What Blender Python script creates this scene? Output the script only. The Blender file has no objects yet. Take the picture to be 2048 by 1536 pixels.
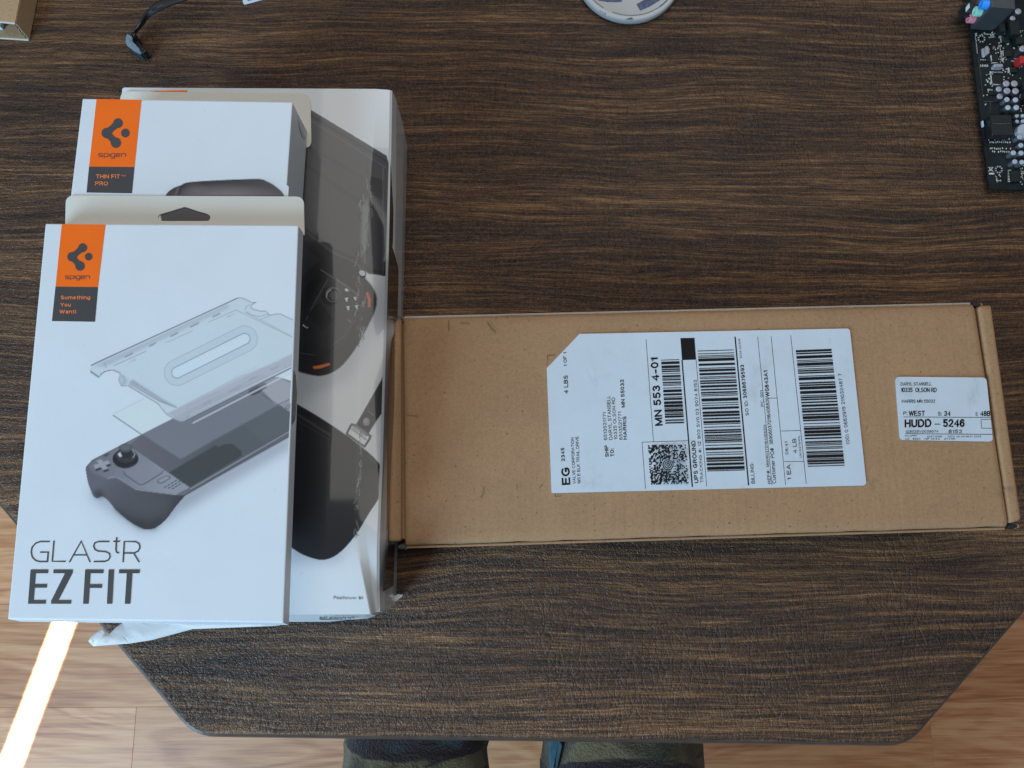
import bpy, bmesh, math, random
import numpy as np
from mathutils import Vector, Matrix

# ------------------------------------------------------------------ camera, light, exposure
S = bpy.context.scene
FLOOR_Z, TABLE_Z = 0.0, 0.735
CAM_Z = TABLE_Z + 0.531
F_PX, CX, CY = 1479.0, 1024.0, 768.0            # focal length and centre in photograph pixels


def cam_ray(px, py):
    return np.array([(px - CX) / F_PX, -(py - CY) / F_PX, -1.0])


_n = cam_ray(1004, 1030)                          # pixel that looks straight down
_Z = -_n / np.linalg.norm(_n)
_Y = np.array([0, 1.0, 0]); _Y -= _Y.dot(_Z) * _Z; _Y /= np.linalg.norm(_Y)
_X = np.cross(_Y, _Z)
CAM_R = np.array([_X, _Y, _Z])

cam_data = bpy.data.cameras.new('camera')
cam = bpy.data.objects.new('camera', cam_data)
S.collection.objects.link(cam)
cam_data.sensor_width = 36.0
cam_data.lens = F_PX / 2048 * 36.0
cam_data.clip_start, cam_data.clip_end = 0.01, 50
cam.matrix_world = Matrix.Translation((0, 0, CAM_Z)) @ Matrix(CAM_R.tolist()).to_4x4()
S.camera = cam

W = bpy.data.worlds.new('World'); S.world = W; W.use_nodes = True
W.node_tree.nodes['Background'].inputs[0].default_value = (0.70, 0.85, 1.0, 1)
W.node_tree.nodes['Background'].inputs[1].default_value = 0.13


def area_lamp(name, loc, target, sx, sy, power, color, spread=180):
    l = bpy.data.lights.new(name, 'AREA'); l.shape = 'RECTANGLE'; l.size, l.size_y = sx, sy
    l.energy = power; l.color = color; l.spread = math.radians(spread)
    o = bpy.data.objects.new(name, l); S.collection.objects.link(o)
    o.location = loc
    d = (Vector(target) - Vector(loc))
    o.rotation_euler = d.to_track_quat('-Z', 'Y').to_euler()
    return o


area_lamp('window_daylight', (-1.40, -1.25, 1.62), (-0.05, 0.02, TABLE_Z), 0.9, 1.1, 59, (0.49, 0.75, 1.0))
area_lamp('ceiling_light', (0.32, 1.15, 2.75), (0.32, 1.15, 0), 1.9, 2.2, 25, (1.0, 0.97, 0.92))
S.view_settings.view_transform = 'Standard'
S.view_settings.look = 'None'
S.view_settings.exposure = 0.0
S.view_settings.gamma = 1.0
S.cycles.max_bounces = 6

# ------------------------------------------------------------------ pixel helpers


def P(px, py, z):
    """point at height z seen at photograph pixel (px, py)"""
    r = CAM_R @ cam_ray(px, py)
    t = (z - CAM_Z) / r[2]
    return Vector((r[0] * t, r[1] * t, z))


def P_plane(px, py, point, normal):
    r = Vector((CAM_R @ cam_ray(px, py)).tolist())
    o = Vector((0, 0, CAM_Z))
    t = (Vector(point) - o).dot(normal) / r.dot(normal)
    return o + r * t


def pix(x, y, z):
    """pixel of world points (numpy arrays)"""
    w = np.stack([x, y, z - CAM_Z], -1) @ CAM_R
    return CX + F_PX * w[..., 0] / -w[..., 2], CY - F_PX * w[..., 1] / -w[..., 2]


# ------------------------------------------------------------------ object helpers
COL = S.collection


def thing(name, loc, label, cat, group=None):
    o = bpy.data.objects.new(name, None); COL.objects.link(o)
    o.empty_display_size = 0.02
    o.location = loc; o['label'] = label; o['category'] = cat
    if group: o['group'] = group
    return o


def wloc(o):
    v = Vector(o.location)
    while o.parent:
        o = o.parent; v += Vector(o.location)
    return v


def link_mesh(name, me, mat, parent=None, label=None, kind=None, smooth=False):
    """mesh in world coordinates -> object whose origin is its parent's origin"""
    o = bpy.data.objects.new(name, me); COL.objects.link(o)
    if parent:
        me.transform(Matrix.Translation(-wloc(parent)))
        o.parent = parent
    if mat: me.materials.append(mat)
    if label: o['label'] = label
    if kind: o['kind'] = kind
    if smooth:
        me.polygons.foreach_set('use_smooth', [True] * len(me.polygons))
    return o


def mesh_from(verts, faces, name='m'):
    me = bpy.data.meshes.new(name)
    me.from_pydata([tuple(v) for v in verts], [], faces); me.update()
    return me


def bm_mesh(bm, name='m'):
    me = bpy.data.meshes.new(name); bm.normal_update(); bm.to_mesh(me); bm.free()
    return me


def add_prism(bm, poly, z0, z1, bevel=0.0, seg=2):
    """poly: list of (x, y); z0, z1 numbers"""
    area = sum(poly[i][0] * poly[(i + 1) % len(poly)][1] - poly[(i + 1) % len(poly)][0] * poly[i][1] for i in range(len(poly)))
    if area < 0: poly = poly[::-1]
    b = bmesh.new()
    lo = [b.verts.new((p[0], p[1], z0)) for p in poly]
    hi = [b.verts.new((p[0], p[1], z1)) for p in poly]
    b.faces.new(lo[::-1]); b.faces.new(hi)
    n = len(poly)
    for i in range(n):
        b.faces.new((lo[i], lo[(i + 1) % n], hi[(i + 1) % n], hi[i]))
    if bevel: bmesh.ops.bevel(b, geom=b.edges[:], offset=bevel, segments=seg, affect='EDGES', profile=0.6)
    t = bpy.data.meshes.new('t'); b.to_mesh(t); b.free(); bm.from_mesh(t); bpy.data.meshes.remove(t)


def prism(name, poly, z0, z1, mat, parent, bevel=0.0, label=None, seg=2):
    bm = bmesh.new(); add_prism(bm, poly, z0, z1, bevel, seg)
    return link_mesh(name, bm_mesh(bm), mat, parent, label)


def add_cyl(bm, a, b, r0, r1=None, n=20, caps=True):
    a, b = Vector(a), Vector(b); r1 = r0 if r1 is None else r1
    d = (b - a).normalized(); u = d.orthogonal().normalized(); v = d.cross(u)
    A = [bm.verts.new(a + (u * math.cos(t) + v * math.sin(t)) * r0) for t in [2 * math.pi * i / n for i in range(n)]]
    B = [bm.verts.new(b + (u * math.cos(t) + v * math.sin(t)) * r1) for t in [2 * math.pi * i / n for i in range(n)]]
    for i in range(n):
        bm.faces.new((A[i], A[(i + 1) % n], B[(i + 1) % n], B[i]))
    if caps:
        bm.faces.new(A[::-1]); bm.faces.new(B)


def xy(v): return (v[0], v[1])


def pxpoly(pts, z): return [xy(P(a, b, z)) for a, b in pts]


def catmull(pts, n=6, closed=False):
    out = []; N = len(pts)
    rng = range(N) if closed else range(N - 1)
    for i in rng:
        g = lambda k: np.array(pts[k % N] if closed else pts[min(max(k, 0), N - 1)], float)
        p0, p1, p2, p3 = g(i - 1), g(i), g(i + 1), g(i + 2)
        for s in range(n):
            t = s / n
            out.append(tuple(0.5 * ((2 * p1) + (-p0 + p2) * t + (2 * p0 - 5 * p1 + 4 * p2 - p3) * t * t + (-p0 + 3 * p1 - 3 * p2 + p3) * t ** 3)))
    if not closed: out.append(tuple(pts[-1]))
    return out


# ------------------------------------------------------------------ materials
class NT:
    def __init__(self, name):
        self.m = bpy.data.materials.new(name); self.m.use_nodes = True
        self.t = self.m.node_tree; self.b = self.t.nodes['Principled BSDF']

    def node(self, typ, ins=None, **kw):
        n = self.t.nodes.new(typ)
        for k, v in kw.items(): setattr(n, k, v)
        for k, v in (ins or {}).items(): self.put(n.inputs[k], v)
        return n

    def put(self, sock, v):
        if hasattr(v, 'is_output') or isinstance(v, bpy.types.NodeSocket): self.t.links.new(v, sock)
        else: sock.default_value = v

    def coord(self, scale=(1, 1, 1), kind='Object', loc=(0, 0, 0), rot=(0, 0, 0)):
        tc = self.node('ShaderNodeTexCoord')
        mp = self.node('ShaderNodeMapping', {'Scale': scale, 'Location': loc, 'Rotation': rot})
        self.t.links.new(tc.outputs[kind], mp.inputs[0])
        return mp.outputs[0]

    def noise(self, vec, scale=1.0, detail=3.0, rough=0.5, dist=0.0):
        return self.node('ShaderNodeTexNoise', {'Vector': vec, 'Scale': scale, 'Detail': detail, 'Roughness': rough, 'Distortion': dist}).outputs[0]

    def math(self, op, a, b=0.5, c=0.5, clamp=False):
        n = self.node('ShaderNodeMath', {0: a, 1: b, 2: c}, operation=op); n.use_clamp = clamp
        return n.outputs[0]

    def ramp(self, fac, stops, interp='LINEAR'):
        n = self.node('ShaderNodeValToRGB', {0: fac}); cr = n.color_ramp; cr.interpolation = interp
        while len(cr.elements) < len(stops): cr.elements.new(0.5)
        for e, (p, c) in zip(cr.elements, stops):
            e.position = p; e.color = (*c, 1) if len(c) == 3 else c
        return n.outputs[0]

    def mix(self, fac, a, b, mode='MIX'):
        n = self.node('ShaderNodeMix', data_type='RGBA', blend_type=mode)
        self.put(n.inputs[0], fac)
        for s, v in ((n.inputs[6], a), (n.inputs[7], b)):
            self.put(s, (*v, 1) if isinstance(v, tuple) and len(v) == 3 else v)
        return n.outputs[2]

    def bump(self, h, strength=0.3, dist=0.001, normal=None):
        n = self.node('ShaderNodeBump', {'Height': h, 'Strength': strength, 'Distance': dist})
        if normal is not None: self.put(n.inputs['Normal'], normal)
        return n.outputs[0]

    def set(self, **kw):
        names = dict(color='Base Color', rough='Roughness', metal='Metallic', normal='Normal', spec='Specular IOR Level',
                     coat='Coat Weight', coat_rough='Coat Roughness', sheen='Sheen Weight', trans='Transmission Weight', alpha='Alpha')
        for k, v in kw.items():
            if isinstance(v, tuple) and len(v) == 3: v = (*v, 1)
            self.put(self.b.inputs[names[k]], v)
        return self.m


def plain(name, color, rough=0.5, metal=0.0, spec=0.5, coat=0.0, vary=0.06, vscale=60):
    """plain paint with faint blotches so nothing is perfectly flat"""
    n = NT(name)
    f = n.noise(n.coord(), vscale, 4)
    c = n.ramp(f, [(0.3, tuple(x * (1 - vary) for x in color)), (0.7, tuple(min(1, x * (1 + vary)) for x in color))])
    r = n.math('MULTIPLY_ADD', f, 0.12, rough - 0.06)
    return n.set(color=c, rough=r, metal=metal, spec=spec, coat=coat)


def mat_table():
    n = NT('wood_print_vinyl')
    v = n.coord()
    w1 = n.noise(n.coord((3.2, 9, 1)), 1, 2, 0.5)
    w2 = n.noise(n.coord((14, 40, 1), loc=(3, 7, 0)), 1, 2)
    sep = n.node('ShaderNodeSeparateXYZ', {0: v})
    y = n.math('ADD', sep.outputs[1], n.math('MULTIPLY_ADD', w1, 0.036, n.math('MULTIPLY', w2, 0.004)))
    gv = n.node('ShaderNodeCombineXYZ', {0: sep.outputs[0], 1: y, 2: 0.0}).outputs[0]

    def grain(sx, sy, detail, rough=0.55, off=0.0):
        mp = n.node('ShaderNodeMapping', {'Vector': gv, 'Scale': (sx, sy, 1), 'Location': (off, off * 2.3, off)})
        return n.noise(mp.outputs[0], 1, detail, rough)
    g1 = grain(6, 240, 3)
    g2 = grain(16, 680, 3, 0.65, 4.1)
    g3 = grain(60, 1500, 2, 0.6, 9.7)
    g0 = grain(2.2, 46, 2, 0.5, 2.2)
    val = n.math('MULTIPLY_ADD', g1, 0.33, n.math('MULTIPLY_ADD', g2, 0.40, n.math('MULTIPLY_ADD', g3, 0.24, n.math('MULTIPLY', g0, 0.20))))
    val = n.math('MULTIPLY_ADD', val, 3.5, -1.56)
    col = n.ramp(val, [(0.06, (0.030, 0.019, 0.016)), (0.36, (0.066, 0.036, 0.023)), (0.55, (0.110, 0.058, 0.031)), (0.76, (0.205, 0.106, 0.049)), (0.95, (0.32, 0.172, 0.078))])
    # fine pores
    pore = n.ramp(grain(110, 2600, 2, 0.7, 5.0), [(0.38, (0.42, 0.42, 0.44)), (0.5, (1, 1, 1))])
    col = n.mix(0.9, col, pore, 'MULTIPLY')
    # leather-like embossing
    wob = n.node('ShaderNodeMix', data_type='VECTOR')
    nz = n.node('ShaderNodeTexNoise', {'Vector': v, 'Scale': 260.0, 'Detail': 2.0})
    n.put(wob.inputs[0], 0.004); n.put(wob.inputs[4], v); n.put(wob.inputs[5], nz.outputs[1])
    wv = wob.outputs[1]
    cell = n.node('ShaderNodeTexVoronoi', {'Vector': wv, 'Scale': 560.0}, feature='DISTANCE_TO_EDGE').outputs[0]
    wr = n.node('ShaderNodeMapping', {'Vector': wv, 'Scale': (190, 80, 1), 'Rotation': (0, 0, 0.35)}).outputs[0]
    wrk = n.node('ShaderNodeTexVoronoi', {'Vector': wr, 'Scale': 1.0, 'Randomness': 1.0}, feature='DISTANCE_TO_EDGE').outputs[0]
    wr2 = n.node('ShaderNodeMapping', {'Vector': wv, 'Scale': (90, 190, 1), 'Rotation': (0, 0, -0.5)}).outputs[0]
    wrk2 = n.node('ShaderNodeTexVoronoi', {'Vector': wr2, 'Scale': 1.0}, feature='DISTANCE_TO_EDGE').outputs[0]
    msk = n.ramp(n.noise(v, 14, 2), [(0.38, (0.15,) * 3), (0.62, (1,) * 3)])
    h = n.math('MINIMUM', n.math('MULTIPLY', cell, 2.2), 0.6)
    h2 = n.math('MULTIPLY', n.math('MINIMUM', n.math('MULTIPLY', wrk, 7.0), 1.0), msk)
    h3 = n.math('MULTIPLY', n.math('MINIMUM', n.math('MULTIPLY', wrk2, 8.0), 0.8), 0.6)
    hh = n.math('ADD', n.math('ADD', h, h2), h3)
    fine = n.noise(n.coord((500, 1400, 1)), 1, 2)
    hh = n.math('ADD', hh, n.math('MULTIPLY', fine, 0.5))
    nor = n.bump(hh, 0.70, 0.0007)
    rough = n.math('MULTIPLY_ADD', n.noise(v, 30, 3), 0.14, 0.36)
    return n.set(color=col, rough=rough, normal=nor, spec=0.30)


def mat_floor():
    n = NT('laminate_floor')
    oi = n.node('ShaderNodeObjectInfo')
    rnd = oi.outputs['Random']
    tc = n.node('ShaderNodeTexCoord')
    off = n.node('ShaderNodeCombineXYZ', {0: n.math('MULTIPLY', rnd, 37.0), 1: n.math('MULTIPLY', rnd, 91.0), 2: 0.0}).outputs[0]
    add = n.node('ShaderNodeVectorMath', {0: tc.outputs['Object'], 1: off}, operation='ADD').outputs[0]

    def nz(sx, sy, d, dist=0.0):
        mp = n.node('ShaderNodeMapping', {'Vector': add, 'Scale': (sx, sy, 1)})
        return n.noise(mp.outputs[0], 1, d, 0.55, dist)
    a = nz(2.2, 13, 3, 1.2); b = nz(6, 120, 4); c = nz(14, 420, 2)
    ring = n.math('SINE', n.math('MULTIPLY', a, 42.0))
    v = n.math('MULTIPLY_ADD', ring, 0.055, n.math('MULTIPLY_ADD', b, 0.5, n.math('MULTIPLY_ADD', c, 0.25, n.math('MULTIPLY', a, 0.35))))
    col = n.ramp(v, [(0.34, (0.34, 0.120, 0.050)), (0.46, (0.54, 0.230, 0.100)), (0.58, (0.69, 0.335, 0.158)), (0.74, (0.82, 0.46, 0.245))])
    tint = n.ramp(rnd, [(0.0, (0.86, 0.83, 0.80)), (0.5, (1, 1, 1)), (1.0, (1.06, 1.0, 0.95))])
    col = n.mix(1.0, col, tint, 'MULTIPLY')
    return n.set(color=col, rough=n.math('MULTIPLY_ADD', b, 0.15, 0.36), normal=n.bump(n.math('ADD', b, c), 0.12, 0.0006))


def mat_card(name, base=(0.375, 0.217, 0.114), k=1.0):
    n = NT(name)
    v = n.coord()
    f1 = n.noise(n.coord((500, 700, 500)), 1, 4, 0.7)
    f2 = n.noise(v, 16, 4, 0.6)
    f3 = n.noise(v, 900, 2)
    val = n.math('MULTIPLY_ADD', f1, 0.5, n.math('MULTIPLY_ADD', f2, 0.35, n.math('MULTIPLY', f3, 0.25)))
    d = tuple(x * 0.80 * k for x in base); l = tuple(x * 1.17 * k for x in base)
    col = n.ramp(val, [(0.38, d), (0.55, tuple(x * k for x in base)), (0.72, l)])
    sp = n.ramp(n.noise(v, 420, 1), [(0.24, (0.42, 0.36, 0.30)), (0.29, (1, 1, 1))])
    col = n.mix(0.8, col, sp, 'MULTIPLY')
    sc = n.ramp(n.math('MULTIPLY', n.noise(n.coord((22, 30, 20), loc=(1, 2, 0)), 1, 5, 0.75), 1.0), [(0.63, (1, 1, 1)), (0.74, (0.62, 0.60, 0.60))])
    col = n.mix(0.75, col, sc, 'MULTIPLY')
    hgt = n.math('ADD', n.math('MULTIPLY', f1, 0.4), n.math('MULTIPLY', n.noise(n.coord((240, 5, 1)), 1, 2), 1.3))
    hgt = n.math('ADD', hgt, n.math('MULTIPLY', n.noise(v, 35, 3), 2.5))
    return n.set(color=col, rough=0.72, spec=0.3, normal=n.bump(hgt, 0.4, 0.0005))


def mat_carton(name, base=(0.72, 0.75, 0.785), rough=0.42, coat=0.0, dirt=True, spec=0.45, ink=False):
    """satin board; with ink=True the picture stored on the vertices is printed on it"""
    n = NT(name)
    v = n.coord()
    f = n.noise(v, 26, 4, 0.6)
    col = n.ramp(f, [(0.3, tuple(x * 0.965 for x in base)), (0.7, base)])
    if dirt:
        s = n.ramp(n.noise(v, 150, 2), [(0.20, (0.80, 0.78, 0.75)), (0.25, (1, 1, 1))])
        col = n.mix(0.6, col, s, 'MULTIPLY')
    if ink:
        col = n.mix(1.0, col, n.node('ShaderNodeAttribute', attribute_name='ink').outputs[0], 'MULTIPLY')
    return n.set(color=col, rough=n.math('MULTIPLY_ADD', f, 0.10, rough - 0.05), spec=spec, coat=coat, coat_rough=0.05,
                 normal=n.bump(n.math('ADD', n.noise(v, 9, 2), n.math('MULTIPLY', n.noise(v, 300, 2), 0.03)), 0.4, 0.004))


def mat_print(name, base=(0.72, 0.75, 0.785), rough=0.42, coat=0.0):
    return mat_carton(name, base, rough, coat, ink=True)


def mat_label():
    n = NT('label_paper')
    v = n.coord()
    f = n.noise(v, 40, 5, 0.65)
    col = n.ramp(f, [(0.30, (0.50, 0.555, 0.61)), (0.42, (0.56, 0.625, 0.69)), (0.7, (0.59, 0.66, 0.73))])
    smear = n.ramp(n.noise(n.coord((60, 25, 1), loc=(2, 1, 0)), 1, 5, 0.7), [(0.62, (1, 1, 1)), (0.78, (0.74, 0.73, 0.73))])
    return n.set(color=n.mix(0.8, col, smear, 'MULTIPLY'), rough=0.5, normal=n.bump(n.noise(v, 60, 3), 0.2, 0.001))


def mat_camo():
    n = NT('camouflage_fleece')
    v = n.coord((1, 1, 1), rot=(0.2, 0.3, 0.5))
    a = n.noise(n.coord((16, 9, 16), rot=(0, 0, 0.5)), 1, 3, 0.5, 1.2)
    b = n.noise(n.coord((8, 36, 18), loc=(5, 3, 1), rot=(0, 0, -0.25)), 1, 3, 0.5, 0.7)
    c = n.noise(n.coord((9, 9, 9), loc=(9, 1, 4)), 1, 2, 0.5, 0.6)
    col = n.ramp(a, [(0.40, (0.034, 0.030, 0.017)), (0.48, (0.082, 0.066, 0.035)), (0.58, (0.125, 0.098, 0.054))])
    dk = n.ramp(b, [(0.50, (0, 0, 0)), (0.54, (1, 1, 1))])
    col = n.mix(dk, col, (0.020, 0.011, 0.012))
    tl = n.ramp(c, [(0.66, (0, 0, 0)), (0.72, (1, 1, 1))])
    col = n.mix(tl, col, (0.020, 0.040, 0.043))
    fz = n.noise(v, 420, 3, 0.7)
    col = n.mix(n.math('MULTIPLY', fz, 0.7), col, n.mix(1.0, col, (2.0, 2.0, 1.9), 'MULTIPLY'))
    h = n.math('ADD', n.math('MULTIPLY', fz, 0.35), n.noise(n.coord((16, 42, 16), rot=(0, 0, 0.4)), 1, 3))
    return n.set(color=col, rough=0.95, spec=0.1, sheen=0.25, normal=n.bump(h, 1.0, 0.010))


M = dict(
    table=mat_table(), floor=mat_floor(),
    card=mat_card('kraft_cardboard'), card_edge=mat_card('kraft_cardboard_cut_edge', (0.52, 0.47, 0.41)),
    card2=mat_card('kraft_cardboard_pale', (0.43, 0.28, 0.155)),
    white=mat_carton('white_satin_carton'), flap=mat_carton('torn_board', (0.80, 0.765, 0.74), 0.6), cream=mat_carton('cream_carton_back', (0.70, 0.675, 0.60), 0.6),
    gloss=mat_carton('white_glossy_carton', (0.73, 0.75, 0.765), 0.36, 0.75),
    side=mat_carton('grey_white_carton_side', (0.66, 0.665, 0.68), 0.45),
    orange=plain('orange_ink', (0.97, 0.155, 0.004), 0.42, vary=0.03), dkgrey=plain('dark_grey_ink', (0.062, 0.058, 0.058), 0.42),
    logo=plain('charcoal_ink', (0.068, 0.062, 0.062), 0.42), otext=plain('orange_letter_ink', (0.95, 0.24, 0.07), 0.42),
    black=plain('black_ink', (0.010, 0.010, 0.012), 0.6, spec=0.12), grey_ink=plain('grey_ink', (0.10, 0.095, 0.105), 0.45),
    thin_ink=plain('fine_grey_ink', (0.15, 0.155, 0.17), 0.45),
    scuff=plain('brown_scuff', (0.20, 0.125, 0.07), 0.8, vary=0.3, vscale=300),
    label=mat_label(), camo=mat_camo(),
    gblack=plain('glossy_black_ink', (0.014, 0.013, 0.016), 0.25, coat=0.5),
    plastic=plain('black_plastic', (0.016, 0.018, 0.021), 0.32, vary=0.15), rubber=plain('black_cable_sheath', (0.010, 0.011, 0.014), 0.40, vary=0.15), plug=plain('blue_lit_black_plug', (0.020, 0.034, 0.052), 0.30, vary=0.15, spec=0.6),  # plug colour carries the window's blue light on black plastic
    pcb=plain('dark_circuit_board', (0.008, 0.013, 0.016), 0.42, vary=0.4, vscale=120, spec=0.22),
    chip=plain('chip_package', (0.013, 0.018, 0.018), 0.45, vary=0.2, vscale=300, spec=0.25),
    silver=plain('brushed_metal', (0.50, 0.50, 0.54), 0.36, 0.85, vary=0.12, vscale=400),
    captop=plain('capacitor_top', (0.42, 0.41, 0.46), 0.40, 0.35, vary=0.1, vscale=400),
    solder=plain('solder_and_ceramic', (0.66, 0.64, 0.58), 0.4, 0.2, vary=0.3, vscale=500),
    silk=plain('white_silkscreen', (0.66, 0.68, 0.68), 0.6),
    trace=plain('dull_trace', (0.045, 0.055, 0.05), 0.5),
    pink=plain('pink_plastic', (0.80, 0.27, 0.33), 0.45), green=plain('mint_plastic', (0.40, 0.80, 0.64), 0.45), blue=plain('blue_plastic', (0.04, 0.34, 0.95), 0.4),
    red=plain('red_plastic', (0.50, 0.03, 0.03), 0.4), steel=plain('grey_port_shell', (0.075, 0.08, 0.085), 0.42, 0.3, vary=0.1),
    coaster=mat_carton('glazed_white', (0.53, 0.53, 0.52), 0.45), cobalt=plain('cobalt_blue_paint', (0.035, 0.058, 0.14), 0.35, vary=0.75, vscale=420),
    dkline=plain('dark_line_paint', (0.09, 0.10, 0.11), 0.5), pale_line=plain('blue_white_sticker', (0.55, 0.66, 0.74), 0.4),
    rim=plain('smooth_vinyl_rim', (0.07, 0.048, 0.038), 0.30, spec=0.6, vary=0.2), table_under=plain('table_underside', (0.09, 0.06, 0.04), 0.7), gold=plain('copper_coil', (0.35, 0.20, 0.13), 0.4, 0.4),
)

# ------------------------------------------------------------------ flat print helpers
def arc(cx, cy, rx, ry, a0, a1, n=9):
    return [(cx + rx * math.cos(math.radians(a0 + (a1 - a0) * k / (n - 1))), cy + ry * math.sin(math.radians(a0 + (a1 - a0) * k / (n - 1)))) for k in range(n)]


_O = arc(.36, .5, .36, .5, 90, 450, 17); _o = lambda x=.26: arc(x, .36, .26, .36, 90, 450, 15)
# plain sans letters as strokes: (width, polylines); capital height 1
GLYPH = {
    'A': (.70, [[(0, 0), (.35, 1), (.70, 0)], [(.13, .34), (.57, .34)]]),
    'B': (.60, [[(0, 0), (0, 1), (.34, 1)] + arc(.34, .765, .22, .235, 90, -90) + [(0, .53)], [(.34, .53)] + arc(.34, .265, .26, .265, 90, -90) + [(0, 0)]]),
    'C': (.68, [arc(.37, .5, .37, .5, 48, 312, 15)]),
    'D': (.66, [[(0, 0), (0, 1), (.28, 1)] + arc(.28, .5, .38, .5, 90, -90, 11) + [(0, 0)]]),
    'E': (.55, [[(.55, 1), (0, 1), (0, 0), (.56, 0)], [(0, .53), (.50, .53)]]),
    'F': (.52, [[(.53, 1), (0, 1), (0, 0)], [(0, .52), (.45, .52)]]),
    'G': (.72, [arc(.38, .5, .38, .5, 50, 322, 15) + [(.70, .46), (.40, .46)]]),
    'H': (.60, [[(0, 0), (0, 1)], [(.60, 0), (.60, 1)], [(0, .53), (.60, .53)]]),
    'I': (.02, [[(.01, 0), (.0062, 1)]]),
    'K': (.60, [[(0, 0), (0, 1)], [(.56, 1), (0, .40)], [(.20, .60), (.60, 0)]]),
    'L': (.48, [[(0, 1), (0, 0), (.50, 0)]]),
    'M': (.74, [[(0, 0), (0, 1)], [(0, 1), (.37, .05)], [(.37, .05), (.74, 1)], [(.74, 1), (.74, 0)]]),
    'N': (.60, [[(0, 0), (0, 1)], [(0, 1), (.60, 0)], [(.60, 0), (.60, 1)]]),
    'O': (.72, [_O]),
    'P': (.58, [[(0, 0), (0, 1), (.32, 1)] + arc(.32, .735, .26, .265, 90, -90) + [(0, .47)]]),
    'R': (.62, [[(0, 0), (0, 1), (.34, 1)] + arc(.34, .745, .25, .255, 90, -90) + [(0, .49)], [(.34, .49), (.62, 0)]]),
    'S': (.58, [arc(.29, .75, .25, .25, 25, 250, 10) + arc(.29, .25, .28, .25, 70, -155, 10)]),
    'T': (.60, [[(0, 1), (.60, 1)], [(.30, 1), (.30, 0)]]),
    'U': (.60, [[(0, 1), (0, .30)] + arc(.30, .30, .30, .30, 180, 360) + [(.60, 1)]]),
    'V': (.66, [[(0, 1), (.33, 0)], [(.33, 0), (.66, 1)]]),
    'W': (.96, [[(0, 1), (.24, 0)], [(.24, 0), (.48, 1)], [(.48, 1), (.72, 0)], [(.72, 0), (.96, 1)]]),
    'Y': (.64, [[(0, 1), (.32, .45), (.64, 1)], [(.32, .45), (.32, 0)]]),
    'Z': (.58, [[(.02, 1), (.56, 1)], [(.56, 1), (0, 0)], [(0, 0), (.58, 0)]]),
    '0': (.52, [arc(.26, .5, .26, .5, 90, 450, 15)]), '1': (.24, [[(0, .76), (.22, 1), (.22, 0)]]),
    '2': (.52, [arc(.26, .72, .25, .28, 165, -35, 9) + [(0, 0), (.53, 0)]]),
    '3': (.52, [arc(.25, .76, .22, .24, 155, -90, 9), arc(.25, .26, .26, .26, 90, -155, 10)]),
    '4': (.56, [[(.42, 0), (.42, 1), (0, .30), (.56, .30)]]),
    '5': (.52, [[(.48, 1), (.09, 1), (.04, .50)] + arc(.26, .32, .26, .31, 130, -150, 11)]),
    '6': (.52, [arc(.27, .62, .26, .38, 40, 180, 7) + arc(.26, .31, .255, .31, 180, 540, 13)]),
    '7': (.50, [[(0, 1), (.50, 1), (.17, 0)]]),
    '8': (.52, [arc(.26, .76, .21, .235, 90, 450, 13), arc(.26, .265, .26, .265, 90, 450, 13)]),
    '9': (.52, [arc(.25, .38, .26, .38, 220, 360, 7) + arc(.26, .69, .255, .31, 0, 360, 13)]),
    'a': (.48, [arc(.24, .52, .22, .20, 160, 0, 7) + [(.46, 0)], arc(.23, .20, .22, .20, 60, 330, 10)]),
    'c': (.48, [arc(.26, .36, .26, .36, 45, 315, 11)]), 'e': (.52, [[(.01, .38), (.51, .38)] + arc(.26, .36, .26, .36, 0, 310, 13)]),
    'g': (.52, [_o(), [(.52, .72), (.52, -.05)] + arc(.27, -.05, .25, .20, 0, -160, 7)]),
    'h': (.48, [[(0, 0), (0, 1)], [(0, .44)] + arc(.24, .46, .24, .26, 180, 0, 8) + [(.48, 0)]]),
    'i': (.02, [[(.01, 0), (.01, .72)], [(.01, .92), (.01, 1.0)]]),
    'm': (.80, [[(0, 0), (0, .72)], [(0, .46)] + arc(.20, .50, .20, .22, 180, 0, 7) + [(.40, 0)], [(.40, .46)] + arc(.60, .50, .20, .22, 180, 0, 7) + [(.80, 0)]]),
    'n': (.48, [[(0, 0), (0, .72)], [(0, .44)] + arc(.24, .46, .24, .26, 180, 0, 8) + [(.48, 0)]]),
    'o': (.52, [_o()]), 'p': (.52, [[(0, -.28), (0, .72)], _o()]), 'r': (.28, [[(0, 0), (0, .72)], [(0, .44)] + arc(.24, .46, .24, .26, 180, 80, 5)]),
    's': (.44, [arc(.22, .54, .19, .18, 30, 250, 9) + arc(.22, .18, .21, .18, 70, -150, 9)]),
    't': (.28, [[(.12, .94), (.12, .14)] + arc(.26, .14, .14, .14, 180, 280, 5), [(0, .72), (.27, .72)]]),
    'u': (.48, [[(0, .72), (0, .26)] + arc(.24, .26, .24, .26, 180, 360, 8) + [(.48, .72)], [(.48, .3), (.48, 0)]]),
    ':': (.06, [[(.03, 0), (.03, .10)], [(.03, .62), (.03, .72)]]), '.': (.06, [[(.03, 0), (.03, .10)]]), '-': (.32, [[(0, .38), (.32, .38)]]),
    '#': (.56, [[(.10, 0), (.22, 1)], [(.34, 0), (.46, 1)], [(0, .32), (.54, .32)], [(.03, .66), (.57, .66)]]),
    '(': (.20, [arc(.36, .40, .34, .66, 125, 235, 8)]), ')': (.20, [arc(-.14, .40, .34, .66, 55, -55, 8)]), '/': (.30, [[(0, 0), (.30, 1)]]), '!': (.06, [[(.04, 1), (.03, .28)], [(.03, 0), (.03, .10)]]),
}


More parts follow.
